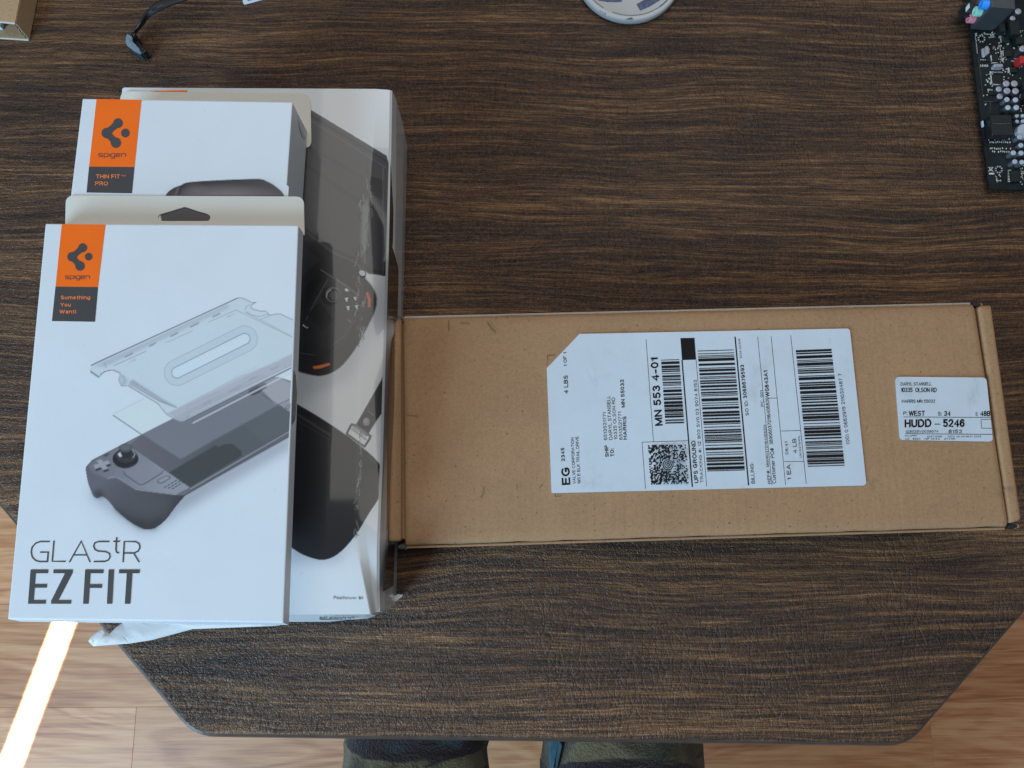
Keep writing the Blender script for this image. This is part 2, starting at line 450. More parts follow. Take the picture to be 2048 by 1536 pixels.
class Print:
    """collects flat ink shapes given in photograph pixels, laid on one plane"""

    def __init__(self, z=None, to=None):
        self.v, self.f = [], []
        self.to = to or (lambda a, b: P(a, b, z))
        self.lift = 0.0

    def _up(self, pts, normal=(0, 0, 1)):
        self.lift += 0.000004
        return [Vector(p) + Vector(normal) * self.lift for p in pts]

    def poly(self, pts):
        q = self._up([self.to(a, b) for a, b in pts]); n = len(self.v)
        self.v += q; self.f.append(tuple(range(n, n + len(q))))

    def stroke(self, pts, w, cap=0.0):
        pts = [np.array(p, float) for p in pts]
        L, R = [], []
        for i, p in enumerate(pts):
            d = (pts[min(i + 1, len(pts) - 1)] - pts[max(i - 1, 0)]); d = d / (np.linalg.norm(d) + 1e-9)
            if i == 0: p = p - d * cap
            if i == len(pts) - 1: p = p + d * cap
            nn = np.array([-d[1], d[0]]) * w / 2
            k = 1.0
            if 0 < i < len(pts) - 1:
                a = pts[i] - pts[i - 1]; a = a / (np.linalg.norm(a) + 1e-9)
                k = min(1.6, 1 / max(0.4, abs(a.dot(d))))
            L.append(p + nn * k); R.append(p - nn * k)
        self.lift += 0.000004
        n = len(self.v)
        for a, b in zip(L, R):
            self.v += [Vector(self.to(*a)) + Vector((0, 0, self.lift)), Vector(self.to(*b)) + Vector((0, 0, self.lift))]
        for i in range(len(pts) - 1):
            self.f.append((n + 2 * i, n + 2 * i + 1, n + 2 * i + 3, n + 2 * i + 2))

    def disc(self, x, y, r, n=20, r_in=0):
        if not r_in:
            self.poly([(x + r * math.cos(2 * math.pi * i / n), y + r * math.sin(2 * math.pi * i / n)) for i in range(n)])
        else:
            self.stroke([(x + (r + r_in) / 2 * math.cos(2 * math.pi * i / n), y + (r + r_in) / 2 * math.sin(2 * math.pi * i / n)) for i in range(n + 1)], r - r_in)

    def text(self, s, A, B, h, bold=0):
        wt = 0.135 + 0.055 * bold
        gap = 0.22 + 0.06 * bold
        lines, x = [], 0.0
        for ch in s:
            if ch == ' ': x += 0.38; continue
            w, st = GLYPH[ch]
            lines += [[(x + a, b) for a, b in q] for q in st]; x += w + gap
        tot = x - gap
        A, B = np.array(A, float), np.array(B, float)
        u = (B - A); L = np.linalg.norm(u); u /= L
        nrm = np.array([u[1], -u[0]])                   # up in a y-down picture
        base = self.lift
        for k, q in enumerate(lines):
            self.lift = base + 0.000003 * (k % 9)
            self.stroke([tuple(A + u * (a / tot * (L - wt * h) + wt * h / 2) + nrm * h * (wt / 2 + b * (1 - wt))) for a, b in q], wt * h, cap=wt * h * 0.42)
        self.lift = base

    def done(self, name, mat, parent, label=None):
        me = mesh_from(self.v, self.f)
        bm = bmesh.new(); bm.from_mesh(me)
        bmesh.ops.recalc_face_normals(bm, faces=bm.faces)
        for f in bm.faces:
            if f.normal.z < 0: f.normal_flip()
        bm.to_mesh(me); bm.free()
        return link_mesh(name, me, mat, parent, label)


class Raster:
    """tiny painter for the printed product pictures: multiplies of the paper colour, in photograph pixels"""
    SS = 2

    def __init__(self, x0, y0, x1, y1):
        self.x0, self.y0 = x0, y0; s = self.SS
        self.w, self.h = int((x1 - x0) * s), int((y1 - y0) * s)
        self.img = np.ones((self.h, self.w, 3), np.float32)
        self.cov = np.zeros((self.h, self.w), np.float32)
        ys, xs = np.mgrid[0:self.h, 0:self.w]
        self.X = (xs + 0.5) / s + x0; self.Y = (ys + 0.5) / s + y0

    def mask(self, pts):
        m = np.zeros((self.h, self.w), bool)
        p = np.array(pts, float)
        n = len(p)
        for i in range(n):
            ax, ay = p[i]; bx, by = p[(i + 1) % n]
            if ay == by: continue
            j0 = max(0, int((min(ay, by) - self.y0) * self.SS) - 1); j1 = min(self.h, int((max(ay, by) - self.y0) * self.SS) + 2)
            if j1 <= j0: continue
            Y = self.Y[j0:j1]; X = self.X[j0:j1]
            m[j0:j1] ^= ((ay > Y) != (by > Y)) & (X < (bx - ax) * (Y - ay) / (by - ay) + ax)
        return m.astype(np.float32)

    def blur(self, m, r):
        r *= self.SS; k = np.exp(-np.arange(-int(3 * r), int(3 * r) + 1) ** 2 / (2 * r * r)); k /= k.sum()
        m = np.apply_along_axis(lambda a: np.convolve(a, k, 'same'), 0, m)
        return np.apply_along_axis(lambda a: np.convolve(a, k, 'same'), 1, m)

    def lay(self, m, col, a=1.0):
        c = np.array(col, np.float32)
        if c.ndim == 1: c = c[None, None]
        w = (m * a)[..., None]
        self.img = self.img * (1 - w) + c * w
        self.cov = np.maximum(self.cov, m * a)

    def fill(self, pts, col, a=1.0, soft=0):
        m = self.mask(pts)
        if soft: m = self.blur(m, soft)
        self.lay(m, col, a); return m

    def dist(self, pts):
        d = np.full((self.h, self.w), 1e9, np.float32)
        for (ax, ay), (bx, by) in zip(pts[:-1], pts[1:]):
            vx, vy = bx - ax, by - ay; L = vx * vx + vy * vy + 1e-9
            t = np.clip(((self.X - ax) * vx + (self.Y - ay) * vy) / L, 0, 1)
            d = np.minimum(d, np.hypot(self.X - ax - t * vx, self.Y - ay - t * vy))
        return d

    def line(self, pts, w, col, a=1.0, soft=0.6):
        d = self.dist(pts); m = np.clip((w / 2 - d) / soft + 0.5, 0, 1)
        self.lay(m, col, a)

    def ell(self, x, y, rx, ry, ang=0.0, col=None, a=1.0, soft=0.08):
        c, s = math.cos(ang), math.sin(ang)
        u = ((self.X - x) * c + (self.Y - y) * s) / rx; v = (-(self.X - x) * s + (self.Y - y) * c) / ry
        m = np.clip((1 - np.hypot(u, v)) / soft + 0.5, 0, 1)
        if col is not None: self.lay(m, col, a)
        return m

    def grad(self, ax, ay, ca, bx, by, cb):
        t = np.clip(((self.X - ax) * (bx - ax) + (self.Y - ay) * (by - ay)) / ((bx - ax) ** 2 + (by - ay) ** 2), 0, 1)[..., None]
        return np.array(ca, np.float32) * (1 - t) + np.array(cb, np.float32) * t

    def sample(self, px, py):
        s = self.SS
        k = np.ones(3) / 3
        u = np.clip((px - self.x0) * s - 0.5, 0, self.w - 1.001); v = np.clip((py - self.y0) * s - 0.5, 0, self.h - 1.001)
        i, j = u.astype(int), v.astype(int); fu, fv = (u - i), (v - j)
        out = []
        for src in (self.img, self.cov[..., None]):
            g = lambda a, b: src[b, a]
            out.append(g(i, j) * ((1 - fu) * (1 - fv))[..., None] + g(i + 1, j) * (fu * (1 - fv))[..., None] + g(i, j + 1) * ((1 - fu) * fv)[..., None] + g(i + 1, j + 1) * (fu * fv)[..., None])
        inside = (px > self.x0) & (px < self.x0 + self.w / s) & (py > self.y0) & (py < self.y0 + self.h / s)
        return out[0], out[1][..., 0] * inside

    def to_mesh(self, name, x0, x1, y0, y1, zf, mat, parent, step=0.00045, inside=None, whole=False):
        """grid over world x0..x1, y0..y1 on the surface z = zf(x, y)"""
        nx, ny = int((x1 - x0) / step), int((y1 - y0) / step)
        gx, gy = np.meshgrid(np.linspace(x0, x1, nx), np.linspace(y0, y1, ny))
        gz = zf(gx, gy)
        px, py = pix(gx, gy, gz)
        col, cov = self.sample(px, py)
        idx = np.arange(nx * ny).reshape(ny, nx)
        keep = (np.maximum.reduce([cov[:-1, :-1], cov[1:, :-1], cov[:-1, 1:], cov[1:, 1:]]) > 0.004)
        if whole: keep[:] = True
        if inside is not None:
            ok = inside(gx, gy); keep &= ok[:-1, :-1] & ok[1:, :-1] & ok[:-1, 1:] & ok[1:, 1:]
        q = np.stack([idx[:-1, :-1][keep], idx[:-1, 1:][keep], idx[1:, 1:][keep], idx[1:, :-1][keep]], -1)
        used, inv = np.unique(q, return_inverse=True); q = inv.reshape(-1, 4)
        co = np.stack([gx.ravel()[used], gy.ravel()[used], gz.ravel()[used]], -1).astype(np.float32)
        cc = np.concatenate([col.reshape(-1, 3)[used], np.ones((len(used), 1))], -1).astype(np.float32)
        me = bpy.data.meshes.new(name)
        me.vertices.add(len(co)); me.vertices.foreach_set('co', co.ravel())
        me.loops.add(q.size); me.loops.foreach_set('vertex_index', q.ravel().astype(np.int32))
        me.polygons.add(len(q)); me.polygons.foreach_set('loop_start', np.arange(0, q.size, 4, dtype=np.int32))
        me.update(calc_edges=True)
        at = me.color_attributes.new('ink', 'FLOAT_COLOR', 'POINT'); at.data.foreach_set('color', cc.ravel())
        return link_mesh(name, me, mat, parent)


G8N = [205, 212, 224, 1.0]


def g8(r, g=None, b=None):
    """screen value as seen on the white carton -> ink factor relative to the paper"""
    g = r if g is None else g; b = r if b is None else b
    lin = lambda c: (c / 255.0) ** 2.2
    mx = max(r, g, b)
    k = 1.0 if G8N[3] == 1 or mx > 92 else (G8N[3] if mx < 50 else 0.72)
    return (min(1, lin(r) / lin(G8N[0]) * k), min(1, lin(g) / lin(G8N[1]) * k), min(1, lin(b) / lin(G8N[2]) * k))


# ================================================================== SETTING: floor
floor = link_mesh('floor', mesh_from([(-2.2, -1.8, -0.004), (2.2, -1.8, -0.004), (2.2, 2.2, -0.004), (-2.2, 2.2, -0.004)], [(0, 1, 2, 3)]), M['table_under'])
floor['kind'] = 'structure'
random.seed(4)
PW, PL = 0.160, 1.28
pb = bmesh.new(); add_prism(pb, [(0.0001, 0.0001), (PL - 0.0001, 0.0001), (PL - 0.0001, PW - 0.0001), (0.0001, PW - 0.0001)], -0.0035, 0.0, 0.0004, 1)
plank_me = bm_mesh(pb, 'plank'); plank_me.materials.append(M['floor'])
edge_y = P(100, 1415, 0)[1]; joint_x = P(270, 1450, 0)[0]
rows = range(-int((edge_y + 1.75) / PW), int((2.1 - edge_y) / PW))
for r in rows:
    x = joint_x + (0 if r == -1 else random.uniform(0.1, 1.2)) - 2 * PL
    while x < 1.9:
        if x > -2.2 - PL * 0.3:
            o = bpy.data.objects.new('plank', plank_me); COL.objects.link(o)
            o.parent = floor; o.location = (x, edge_y + r * PW, 0)
        x += PL

# ================================================================== dining table (octagon, two leaves)
E0, E1 = P(385, 1478, TABLE_Z), P(1820, 1497, TABLE_Z)
ex = (E1 - E0).normalized(); ey = Vector((-ex.y, ex.x, 0)); side = (E1 - E0).length
apo = side * (1 + math.sqrt(2)) / 2
mid = (E0 + E1) / 2; ctr = mid + ey * apo
table = thing('dining_table', (ctr.x, ctr.y, 0), 'octagonal dining table with dark wood-print leathery vinyl top', 'table')
circ = side / 2 / math.sin(math.pi / 8)
octo = [(ctr + ex * circ * math.cos(math.pi / 8 + k * math.pi / 4) + ey * circ * math.sin(math.pi / 8 + k * math.pi / 4)) for k in range(8)]


def clip_half(pts, sgn, gap):
    out = []; f = lambda p: sgn * (p - ctr).dot(ex) - gap
    for i, p in enumerate(pts):
        q = pts[(i + 1) % len(pts)]
        if f(p) >= 0: out.append(p)
        if f(p) * f(q) < 0: out.append(p + (q - p) * (f(p) / (f(p) - f(q))))
    return out


def round_corners(pts, r, skip):
    out = []; n = len(pts)
    for i in range(n):
        p, a, b = pts[i], pts[i - 1], pts[(i + 1) % n]
        if skip(p): out.append(p); continue
        da, db = (a - p).normalized(), (b - p).normalized()
        s0, s1 = p + da * r, p + db * r
        for t in np.linspace(0, 1, 7):
            out.append(s0 * (1 - t) ** 2 + p * 2 * t * (1 - t) + s1 * t * t)
    return out


for sgn in (-1, 1):
    hp = round_corners(clip_half(octo, sgn, 0.00003), 0.014, lambda p: abs((p - ctr).dot(ex)) < 0.01)
    bm = bmesh.new()
    rings = []
    prof = [(0.0, 0.0), (-0.0012, 0.0006), (-0.0, 0.0028), (-0.0, 0.026), (0.002, 0.028)]
    # offset towards the centre on the outside edge only
    prof = [(0.0065, 0.0), (0.0036, 0.0006), (0.0015, 0.0018), (0.0003, 0.0040), (0.0, 0.0068), (0.0, 0.0255), (0.002, 0.028)]
    for off, dz in prof:
        ring = []
        for p in hp:
            d = (p - ctr); L = d.length; q = p - d / L * off if abs(d.dot(ex)) > 0.001 else p - ey * (off if d.dot(ey) > 0 else -off)
            ring.append(bm.verts.new((q.x, q.y, TABLE_Z - dz)))
        rings.append(ring)
    n = len(hp)
    bm.faces.new(rings[0]); bm.faces.new(rings[-1][::-1])
    for a, b in zip(rings[:-1], rings[1:]):
        for i in range(n):
            bm.faces.new((a[i], b[i], b[(i + 1) % n], a[(i + 1) % n]))
    bmesh.ops.recalc_face_normals(bm, faces=bm.faces)
    lf_ = link_mesh('tabletop_leaf', bm_mesh(bm), M['table'], table)
    lf_.data.materials.append(M['rim'])
    for f in lf_.data.polygons:
        if len(f.vertices) == 4 and f.center.z < TABLE_Z - 0.0009: f.material_index = 1
bm = bmesh.new()
add_cyl(bm, (ctr.x, ctr.y, 0.09), (ctr.x, ctr.y, TABLE_Z - 0.029), 0.06, 0.075, 24)
link_mesh('pedestal', bm_mesh(bm), M['table_under'], table)
for k in range(4):
    d = ex * math.cos(math.pi / 4 + k * math.pi / 2) + ey * math.sin(math.pi / 4 + k * math.pi / 2)
    bm = bmesh.new()
    add_cyl(bm, ctr * 1.0 + d * 0.05 + Vector((0, 0, 0.11 - ctr.z)), ctr + d * 0.36 + Vector((0, 0, 0.024 - ctr.z)), 0.035, 0.022, 14)
    link_mesh('foot', bm_mesh(bm), M['table_under'], table)

# ================================================================== person (lap under the table edge)
def build_person():
    zt = 0.60
    kl, kr = P(822, 1512, zt), P(1262, 1512, zt)
    V = [(0.01, -0.66, 0.52), (-0.095, -0.60, 0.53), (0.115, -0.60, 0.53)]
    E = [(0, 1), (0, 2)]; Rr = [(0.14, 0.12), (0.098, 0.090), (0.100, 0.092)]
    for s, k, hip in ((-1, kl, 1), (1, kr, 2)):
        w = 0.067 if s < 0 else 0.076
        pts = [((k.x + V[hip][0]) / 2 + s * 0.004, (k.y - 0.60) / 2, 0.535), (k.x, k.y, 0.533), (k.x + s * -0.004, k.y + 0.085, 0.528), (k.x + s * -0.004, k.y + 0.125, 0.44),
               (k.x + s * 0.01, k.y + 0.12, 0.25), (k.x + s * 0.01, k.y + 0.09, 0.075), (k.x + s * 0.02, k.y + 0.22, 0.035)]
        rad = [(0.092, 0.084), (w * 1.05, w), (w * 0.80, w * 0.82), (w * 0.8, w * 0.8), (0.058, 0.058), (0.042, 0.042), (0.036, 0.030)]
        prev = hip
        for p, r in zip(pts, rad):
            V.append(p); Rr.append(r); E.append((prev, len(V) - 1)); prev = len(V) - 1
    me = bpy.data.meshes.new('person'); me.from_pydata(V, E, []); me.update()
    o = bpy.data.objects.new('person', me); COL.objects.link(o)
    sk = o.modifiers.new('skin', 'SKIN'); sk.use_smooth_shade = True
    for i, sv in enumerate(me.skin_vertices[0].data):
        sv.radius = Rr[i]; sv.use_root = (i == 0)
    o.modifiers.new('sub', 'SUBSURF').render_levels = 3
    o.modifiers['sub'].levels = 3
    dg = bpy.context.evaluated_depsgraph_get(); bpy.context.view_layer.update()
    me2 = bpy.data.meshes.new_from_object(o.evaluated_get(bpy.context.evaluated_depsgraph_get()))
    bpy.data.objects.remove(o)
    # soft folds of loose cloth
    from mathutils import noise as mn
    me2.update()
    for v in me2.vertices:
        c = v.co
        d = mn.noise(Vector((c.x * 16, c.y * 34 + c.x * 12, c.z * 16))) * 0.009 + mn.noise(c * 55) * 0.003
        v.co = c + v.normal * d
    me2.polygons.foreach_set('use_smooth', [True] * len(me2.polygons))
    me2.materials.clear(); me2.materials.append(M['camo'])
    z0 = min(v.co.z for v in me2.vertices)
    me2.transform(Matrix.Translation((0, 0, -z0 + 0.0)))
    o = bpy.data.objects.new('person', me2); COL.objects.link(o)
    o['label'] = 'person in dark green camouflage fleece trousers seated with knees under the table edge'
    o['category'] = 'person'
    zz = 0.565
    hem = prism('shirt_hem', pxpoly([(1098, 1470), (1128, 1470), (1124, 1492), (1115, 1545), (1101, 1552), (1100, 1500)], zz), zz - 0.05, zz, plain('blue_cloth', (0.045, 0.105, 0.135), 0.9, vary=0.2, vscale=200), None, 0.004)
    hem.parent = o


build_person()

# ================================================================== pouch box (large damaged carton)
Z_POUCH = CAM_Z - 0.452
b_bl = None
pTR, pTL = P(779, 178, Z_POUCH), P(243, 180, Z_POUCH)
XR = (P(779, 178, Z_POUCH).x + P(752, 1200, Z_POUCH).x) / 2 + 0.0005
XL = pTL.x
YT = pTR.y
YB = P(600, 1229, Z_POUCH).y
pouch = thing('pouch_box', ((XL + XR) / 2, (YT + YB) / 2, TABLE_Z), 'large dented white glossy carton picturing a black carrying pouch, lowest of the stack', 'box', 'boxed accessories stacked on the table')
DIP = 0.0052


def crease_x(y):
    """dented fold line that runs down the front near its right edge"""
    ys = np.array([YB - 0.05, YB, P(735, 1195, Z_POUCH).y, P(709, 1075, Z_POUCH).y, P(716, 960, Z_POUCH).y, P(722, 640, Z_POUCH).y, P(728, 520, Z_POUCH).y, P(738, 380, Z_POUCH).y, P(742, 299, Z_POUCH).y, YT])
    xs = np.array([P(748, 1240, Z_POUCH).x, P(742, 1225, Z_POUCH).x, P(735, 1195, Z_POUCH).x, P(709, 1075, Z_POUCH).x, P(714, 960, Z_POUCH).x, P(720, 640, Z_POUCH).x, P(728, 520, Z_POUCH).x, P(738, 380, Z_POUCH).x, P(745, 299, Z_POUCH).x, P(752, 178, Z_POUCH).x])
    return np.interp(y, ys, xs)


def pouch_z(x, y, lift=0.0):
    c = crease_x(y)
    t = np.clip((x - c) / (XR - c + 1e-6), 0, 1)
    yb = np.clip((YB + 0.16 - y) / 0.16, 0, 1)
    k = DIP * (0.25 + 0.75 * np.clip((YT - y) / 0.05, 0, 1)) * (1 - 0.8 * np.clip((YB + 0.085 - y) / 0.05, 0, 1))
    y2 = np.clip((YB + 0.055 - y) / 0.055, 0, 1)
    return Z_POUCH + lift - k * t - 0.010 * y2 * y2 * np.minimum(1, t * 2.0)


def build_pouch():
    # cross-section rows along y; columns across the front, then down the right wall
    rows = list(np.linspace(YT, YB, 110)); top = []
    for y in rows:
        c = float(crease_x(y))
        cols = list(np.linspace(XL + 0.0015, c - 0.004, 8)) + list(np.linspace(c, XR - 0.0008, 9))
        zz = pouch_z(np.array(cols), np.full(len(cols), y))
        row = [(XL, y, TABLE_Z + 0.0003), (XL - 0.0004, y, Z_POUCH - 0.0015)] + [(x, y, float(z)) for x, z in zip(cols, zz)]
        zr = float(zz[-1])
        bul = 0.0035 * math.sin(math.pi * (y - YB) / (YT - YB)) * 0.4
        row += [(XR + 0.0006, y, zr - 0.0010), (XR + 0.0018 + bul, y, zr - 0.012), (XR + 0.0022 + bul, y, TABLE_Z + 0.030), (XR + 0.0010, y, TABLE_Z + 0.0003)]
        top.append(row)
    V = [p for r in top for p in r]; nc = len(top[0])
    F = []
    for i in range(len(rows) - 1):
        for j in range(nc - 1):
            a = i * nc + j; F.append((a, a + nc, a + nc + 1, a + 1))
    # back end
    F.append(tuple(range(nc)))
    # front end: leans outward so the printed end panel is seen from above
    last = (len(rows) - 1) * nc
    base = len(V)
    lean = P(600, 1246, Z_POUCH - 0.012).y
    for j in range(nc):
        x, y, z = V[last + j]
        zz = z if z < TABLE_Z + 0.02 else max(TABLE_Z + 0.02, z - 0.017)
        fx = min(1.0, max(0, (XR - x) / 0.012))
        V.append((x, y + (lean - y) * (0.25 + 0.75 * min(1, (z - TABLE_Z) / 0.05)) * (0.3 + 0.7 * fx), zz - (0.0 if z > TABLE_Z + 0.02 else 0)))
    for j in range(nc - 1):
        F.append((last + j, base + j, base + j + 1, last + j + 1))
    b2 = len(V)
    for j in range(nc):
        x, y, z = V[base + j]
        V.append((x, YB + 0.002, TABLE_Z + 0.0003))
    for j in range(nc - 1):
        F.append((base + j, b2 + j, b2 + j + 1, base + j + 1))
    me = mesh_from(V, F)
    bm = bmesh.new(); bm.from_mesh(me); bmesh.ops.remove_doubles(bm, verts=bm.verts, dist=1e-6)
    bmesh.ops.recalc_face_normals(bm, faces=bm.faces); bm.to_mesh(me); bm.free()
    link_mesh('carton', me, M['gloss'], pouch)
    # torn bottom flap
    pts = [(560, 1234), (250.8, 1234), (250.8, 1242.5), (236, 1254), (223, 1268), (217, 1267), (215, 1258.6), (209.8, 1255.7), (196.6, 1264.5), (188, 1273), (183.4, 1280.3), (193.7, 1290.5),
           (218.6, 1288.6), (262.5, 1285.7), (306.5, 1279), (350.4, 1267.4), (385.6, 1258), (438, 1256), (500, 1253.5), (560, 1251.5)]
    zf = TABLE_Z + 0.024
    bm = bmesh.new(); add_prism(bm, pxpoly(pts, zf), zf - 0.0006, zf)
    bmesh.ops.triangulate(bm, faces=bm.faces)
    bmesh.ops.subdivide_edges(bm, edges=[e for e in bm.edges if e.calc_length() > 0.004], cuts=2)
    tip = P(186, 1282, zf)
    for v in bm.verts:
        d = (Vector((v.co.x, v.co.y, 0)) - Vector((tip.x, tip.y, 0))).length
        v.co.z += 0.004 * math.exp(-(d / 0.03) ** 2) + 0.002 * math.exp(-((v.co.y - tip.y) / 0.006) ** 2) * min(1, d / 0.05)
    link_mesh('torn_flap', bm_mesh(bm), M['flap'], pouch, 'torn white end flap sticking out', smooth=True)
    # second small torn tip at the crushed corner
    zc = TABLE_Z + 0.012
    prism('torn_corner', pxpoly([(768, 1222), (781, 1216), (786, 1206), (803, 1194), (806, 1190), (796, 1188), (770, 1205)], zc), zc - 0.0005, zc, M['white'], pouch)
    prism('paper_flake', pxpoly(catmull([(718, 545), (722, 541), (729, 543), (731, 549), (727, 553), (721, 551)], 2, True), Z_POUCH + 0.0012), Z_POUCH + 0.0004, Z_POUCH + 0.0018, M['white'], pouch, 0.0002, 'torn curl of white paper on the dented fold')
    # print wrapping onto the right wall
    pw = Print(to=lambda a, b: P_plane(a, b, (XR + 0.0052, 0, 0), Vector((1, 0, 0))))
    up = pw._up
    pw._up = lambda pts, normal=(1, 0, 0): up(pts, (1, 0, 0))
    pw.poly([(779, 492), (786, 497), (797, 536), (797, 560), (795, 640), (777, 640), (775, 600)])
    pw.poly([(781, 320), (787, 420), (786, 480), (783, 520), (777, 552)])
    pw.poly([(776, 1090), (790, 1088), (787, 1172), (765, 1184)])
    pw.poly([(774, 745), (783, 680), (790, 660), (789, 800), (776, 1060), (773, 1060)])
    pw.done('wrapped_print', M['gblack'], pouch)


build_pouch()


def paint_pouch():
    G8N[:] = [208, 212, 214, 0.36]
    R = Raster(560, 205, 782, 1185)
    D = g8(72, 72, 76)
    # shadows printed under the two pouches
    R.fill([(596, 720), (760, 560), (770, 620), (700, 760), (600, 800)], g8(150, 155, 165), 0.55, 12)
    R.fill([(575, 1080), (700, 1070), (680, 1128), (575, 1128)], g8(150, 158, 172), 0.5, 10)
    R.fill([(560, 415), (640, 455), (722, 515), (733, 548), (700, 600), (560, 600)], g8(38, 38, 42))
    # open upper flap with a woven panel
    flap = [(600, 208), (625, 221.5), (772.7, 311), (779, 330), (779, 552), (771, 552.5), (736, 547), (714.7, 529), (665, 508), (616, 469), (570, 440)]
    m = R.fill(flap, R.grad(640, 230, g8(88, 86, 88), 740, 540, g8(66, 65, 70)))
    weave = 0.5 + 0.5 * np.sin(R.X * 2.6 + R.Y * 1.5) * np.sin(R.X * 1.5 - R.Y * 2.6)
    R.lay(m * weave, g8(52, 52, 56), 0.35)
    R.line([(600, 220), (625, 233), (772, 322)], 3, g8(48, 48, 52), 0.9)
    R.line([(600, 230), (628, 245), (772, 335)], 2, g8(118, 118, 118), 0.35)
    R.line([(600, 282), (690, 335), (778, 392)], 5, g8(60, 59, 64), 0.55, 3)
    R.line([(600, 320), (690, 385), (778, 440)], 7, g8(50, 50, 54), 0.45, 4)
    R.fill([(741, 352), (768, 360), (768, 400), (740, 390)], g8(30, 30, 33), 0.85, 0.8)
    R.line([(570, 430), (616, 462), (665, 498), (714, 520), (738, 541), (772, 545)], 5, g8(34, 34, 38), 0.8, 2)
    R.line([(766, 335), (766, 545)], 1.4, g8(125, 125, 130), 0.5)
    # open lower shell holding a handheld console
    body = [(560, 455), (600, 470), (660, 508), (714, 530), (731, 557), (745.4, 575), (753.5, 599), (747.4, 627.4), (727, 668), (703, 708), (674.8, 738.4), (640.5, 751.5), (600, 744.5), (560, 720)]
    sm = catmull(body[3:13], 6)
    R.fill(body[:3] + sm + body[13:], g8(40, 40, 45))
    R.line(sm, 2.5, g8(74, 74, 80), 0.5)
    R.fill([(560, 470), (606, 492), (640, 520), (596, 560), (560, 600)], g8(48, 48, 52), 1, 1)
    R.fill([(640, 538), (652, 545), (608, 620), (590, 640), (590, 600)], g8(14, 14, 17), 1, 0.8)
    face = [(660, 548), (716, 588), (718, 610), (690, 690), (640, 715), (595, 712), (590, 690), (612, 630)]
    R.fill(face, R.grad(600, 700, g8(30, 31, 35), 715, 590, g8(58, 59, 62)), 1, 0.8)
    R.line([(642, 540), (690, 570), (720, 592)], 2.2, g8(118, 118, 120), 0.6)
    R.line([(612, 640), (632, 600), (655, 560)], 1.4, g8(94, 94, 98), 0.7)
    R.fill([(612, 628), (640, 605), (668, 640), (645, 662)], g8(24, 24, 28), 0.8, 1)
    R.line([(595, 705), (640, 712), (688, 672), (716, 630)], 1.5, g8(90, 91, 95), 0.5)
    R.fill([(620, 716), (668, 690), (655, 730), (630, 738)], g8(12, 12, 14), 0.9, 2)
    R.ell(662, 592, 19, 19, 0, g8(12, 12, 14)); R.ell(666, 589, 15, 15, 0, g8(96, 97, 100)); R.ell(667, 590, 13, 13, 0, g8(20, 20, 23)); R.ell(668, 591, 9, 9, 0, g8(76, 77, 80))
    R.line([(653, 594), (655, 585), (662, 579)], 1.6, g8(190, 192, 195), 0.8)
    for bx, by in ((693, 599), (710.7, 597), (696, 616), (713.5, 614)):
        R.ell(bx, by, 6.2, 6.2, 0, g8(26, 26, 28)); R.fill([(bx - 4, by - 3), (bx + 4, by - 4), (bx + 2, by), (bx + 3, by + 4), (bx - 1, by + 4), (bx - 2, by)], g8(205, 208, 210))
    R.ell(693.3, 580, 4, 2.6, 0.6, g8(205, 208, 210))
    for bx, by in ((606.8, 650.6), (610.2, 653), (614.4, 655.4)): R.ell(bx, by, 1.4, 1.4, 0, g8(210))
    R.line([(697, 640), (702, 644)], 1.2, g8(180), 0.7)
    org = g8(205, 104, 48)
    R.fill([(731, 585), (736.5, 584), (741.5, 599), (740.5, 614), (736, 614.5), (736, 599)], g8(200, 88, 50), 1, 0.5)
    R.fill([(625.5, 733), (642, 730), (658, 725.5), (660.5, 730), (640, 737), (627, 738)], org, 1, 0.5)
    # closed pouch below
    low = [(595, 809.4), (640, 836), (690, 869.6), (726, 897), (750.4, 919), (761, 938.3), (758.8, 989), (738, 1025), (709.4, 1071), (675.7, 1107), (644.3, 1119), (608, 1109.4), (584, 1095), (562, 1080), (562, 795)]
    m = R.fill(catmull(low[:13], 4) + low[13:], R.grad(590, 840, g8(40, 40, 46), 740, 1060, g8(33, 34, 42)))
    R.line(catmull(low[:13], 4), 2.2, g8(20, 20, 24), 0.9)
    R.line([(570, 815), (600, 832), (660, 870)], 4, g8(84, 78, 74), 0.75, 2)
    R.line([(570, 806), (600, 822), (680, 872)], 2, g8(18, 18, 20), 0.9)
    R.line([(570, 830), (612, 852), (660, 880)], 2, g8(66, 65, 72), 0.6)
    R.line([(759.5, 936), (757.5, 988)], 1.2, g8(150, 152, 160), 0.8)
    R.line([(734, 912), (750, 926), (757, 940)], 1.2, g8(88, 88, 96), 0.6)
    # strap and buckle
    R.fill([(711.8, 849), (737, 805), (762.4, 760), (772, 735), (776, 700), (782, 690), (782, 800), (764.8, 825), (752.8, 842), (733.5, 873)], g8(46, 45, 50), 1, 0.5)
    R.line([(764, 770), (762, 822)], 1.4, g8(88, 86, 90), 0.6)
    R.line([(736, 822), (747, 830)], 2.6, g8(104, 102, 106), 0.7)
    R.ell(732.8, 843.6, 7, 8.4, 0.2, g8(120, 120, 128)); R.ell(731.5, 842, 4, 5, 0.2, g8(160, 160, 168), 0.7, 0.6)
    for pts, w, c in (([(694, 866), (703, 849), (709, 850), (741, 872), (738, 880), (729, 893), (694, 868)], 4.5, g8(82, 84, 90)), ([(704, 858), (732, 879)], 3.5, g8(150, 152, 156)), ([(698, 867), (728, 889)], 2.2, g8(206, 206, 208))):
        R.line(pts, w, c)
    R.fill([(706, 850), (713, 850), (736, 866), (732, 874), (705, 856)], g8(128, 128, 130), 0.7, 1)
    # creased laminate: cracks, and the crease relief painted in as light and dark
    random.seed(11)

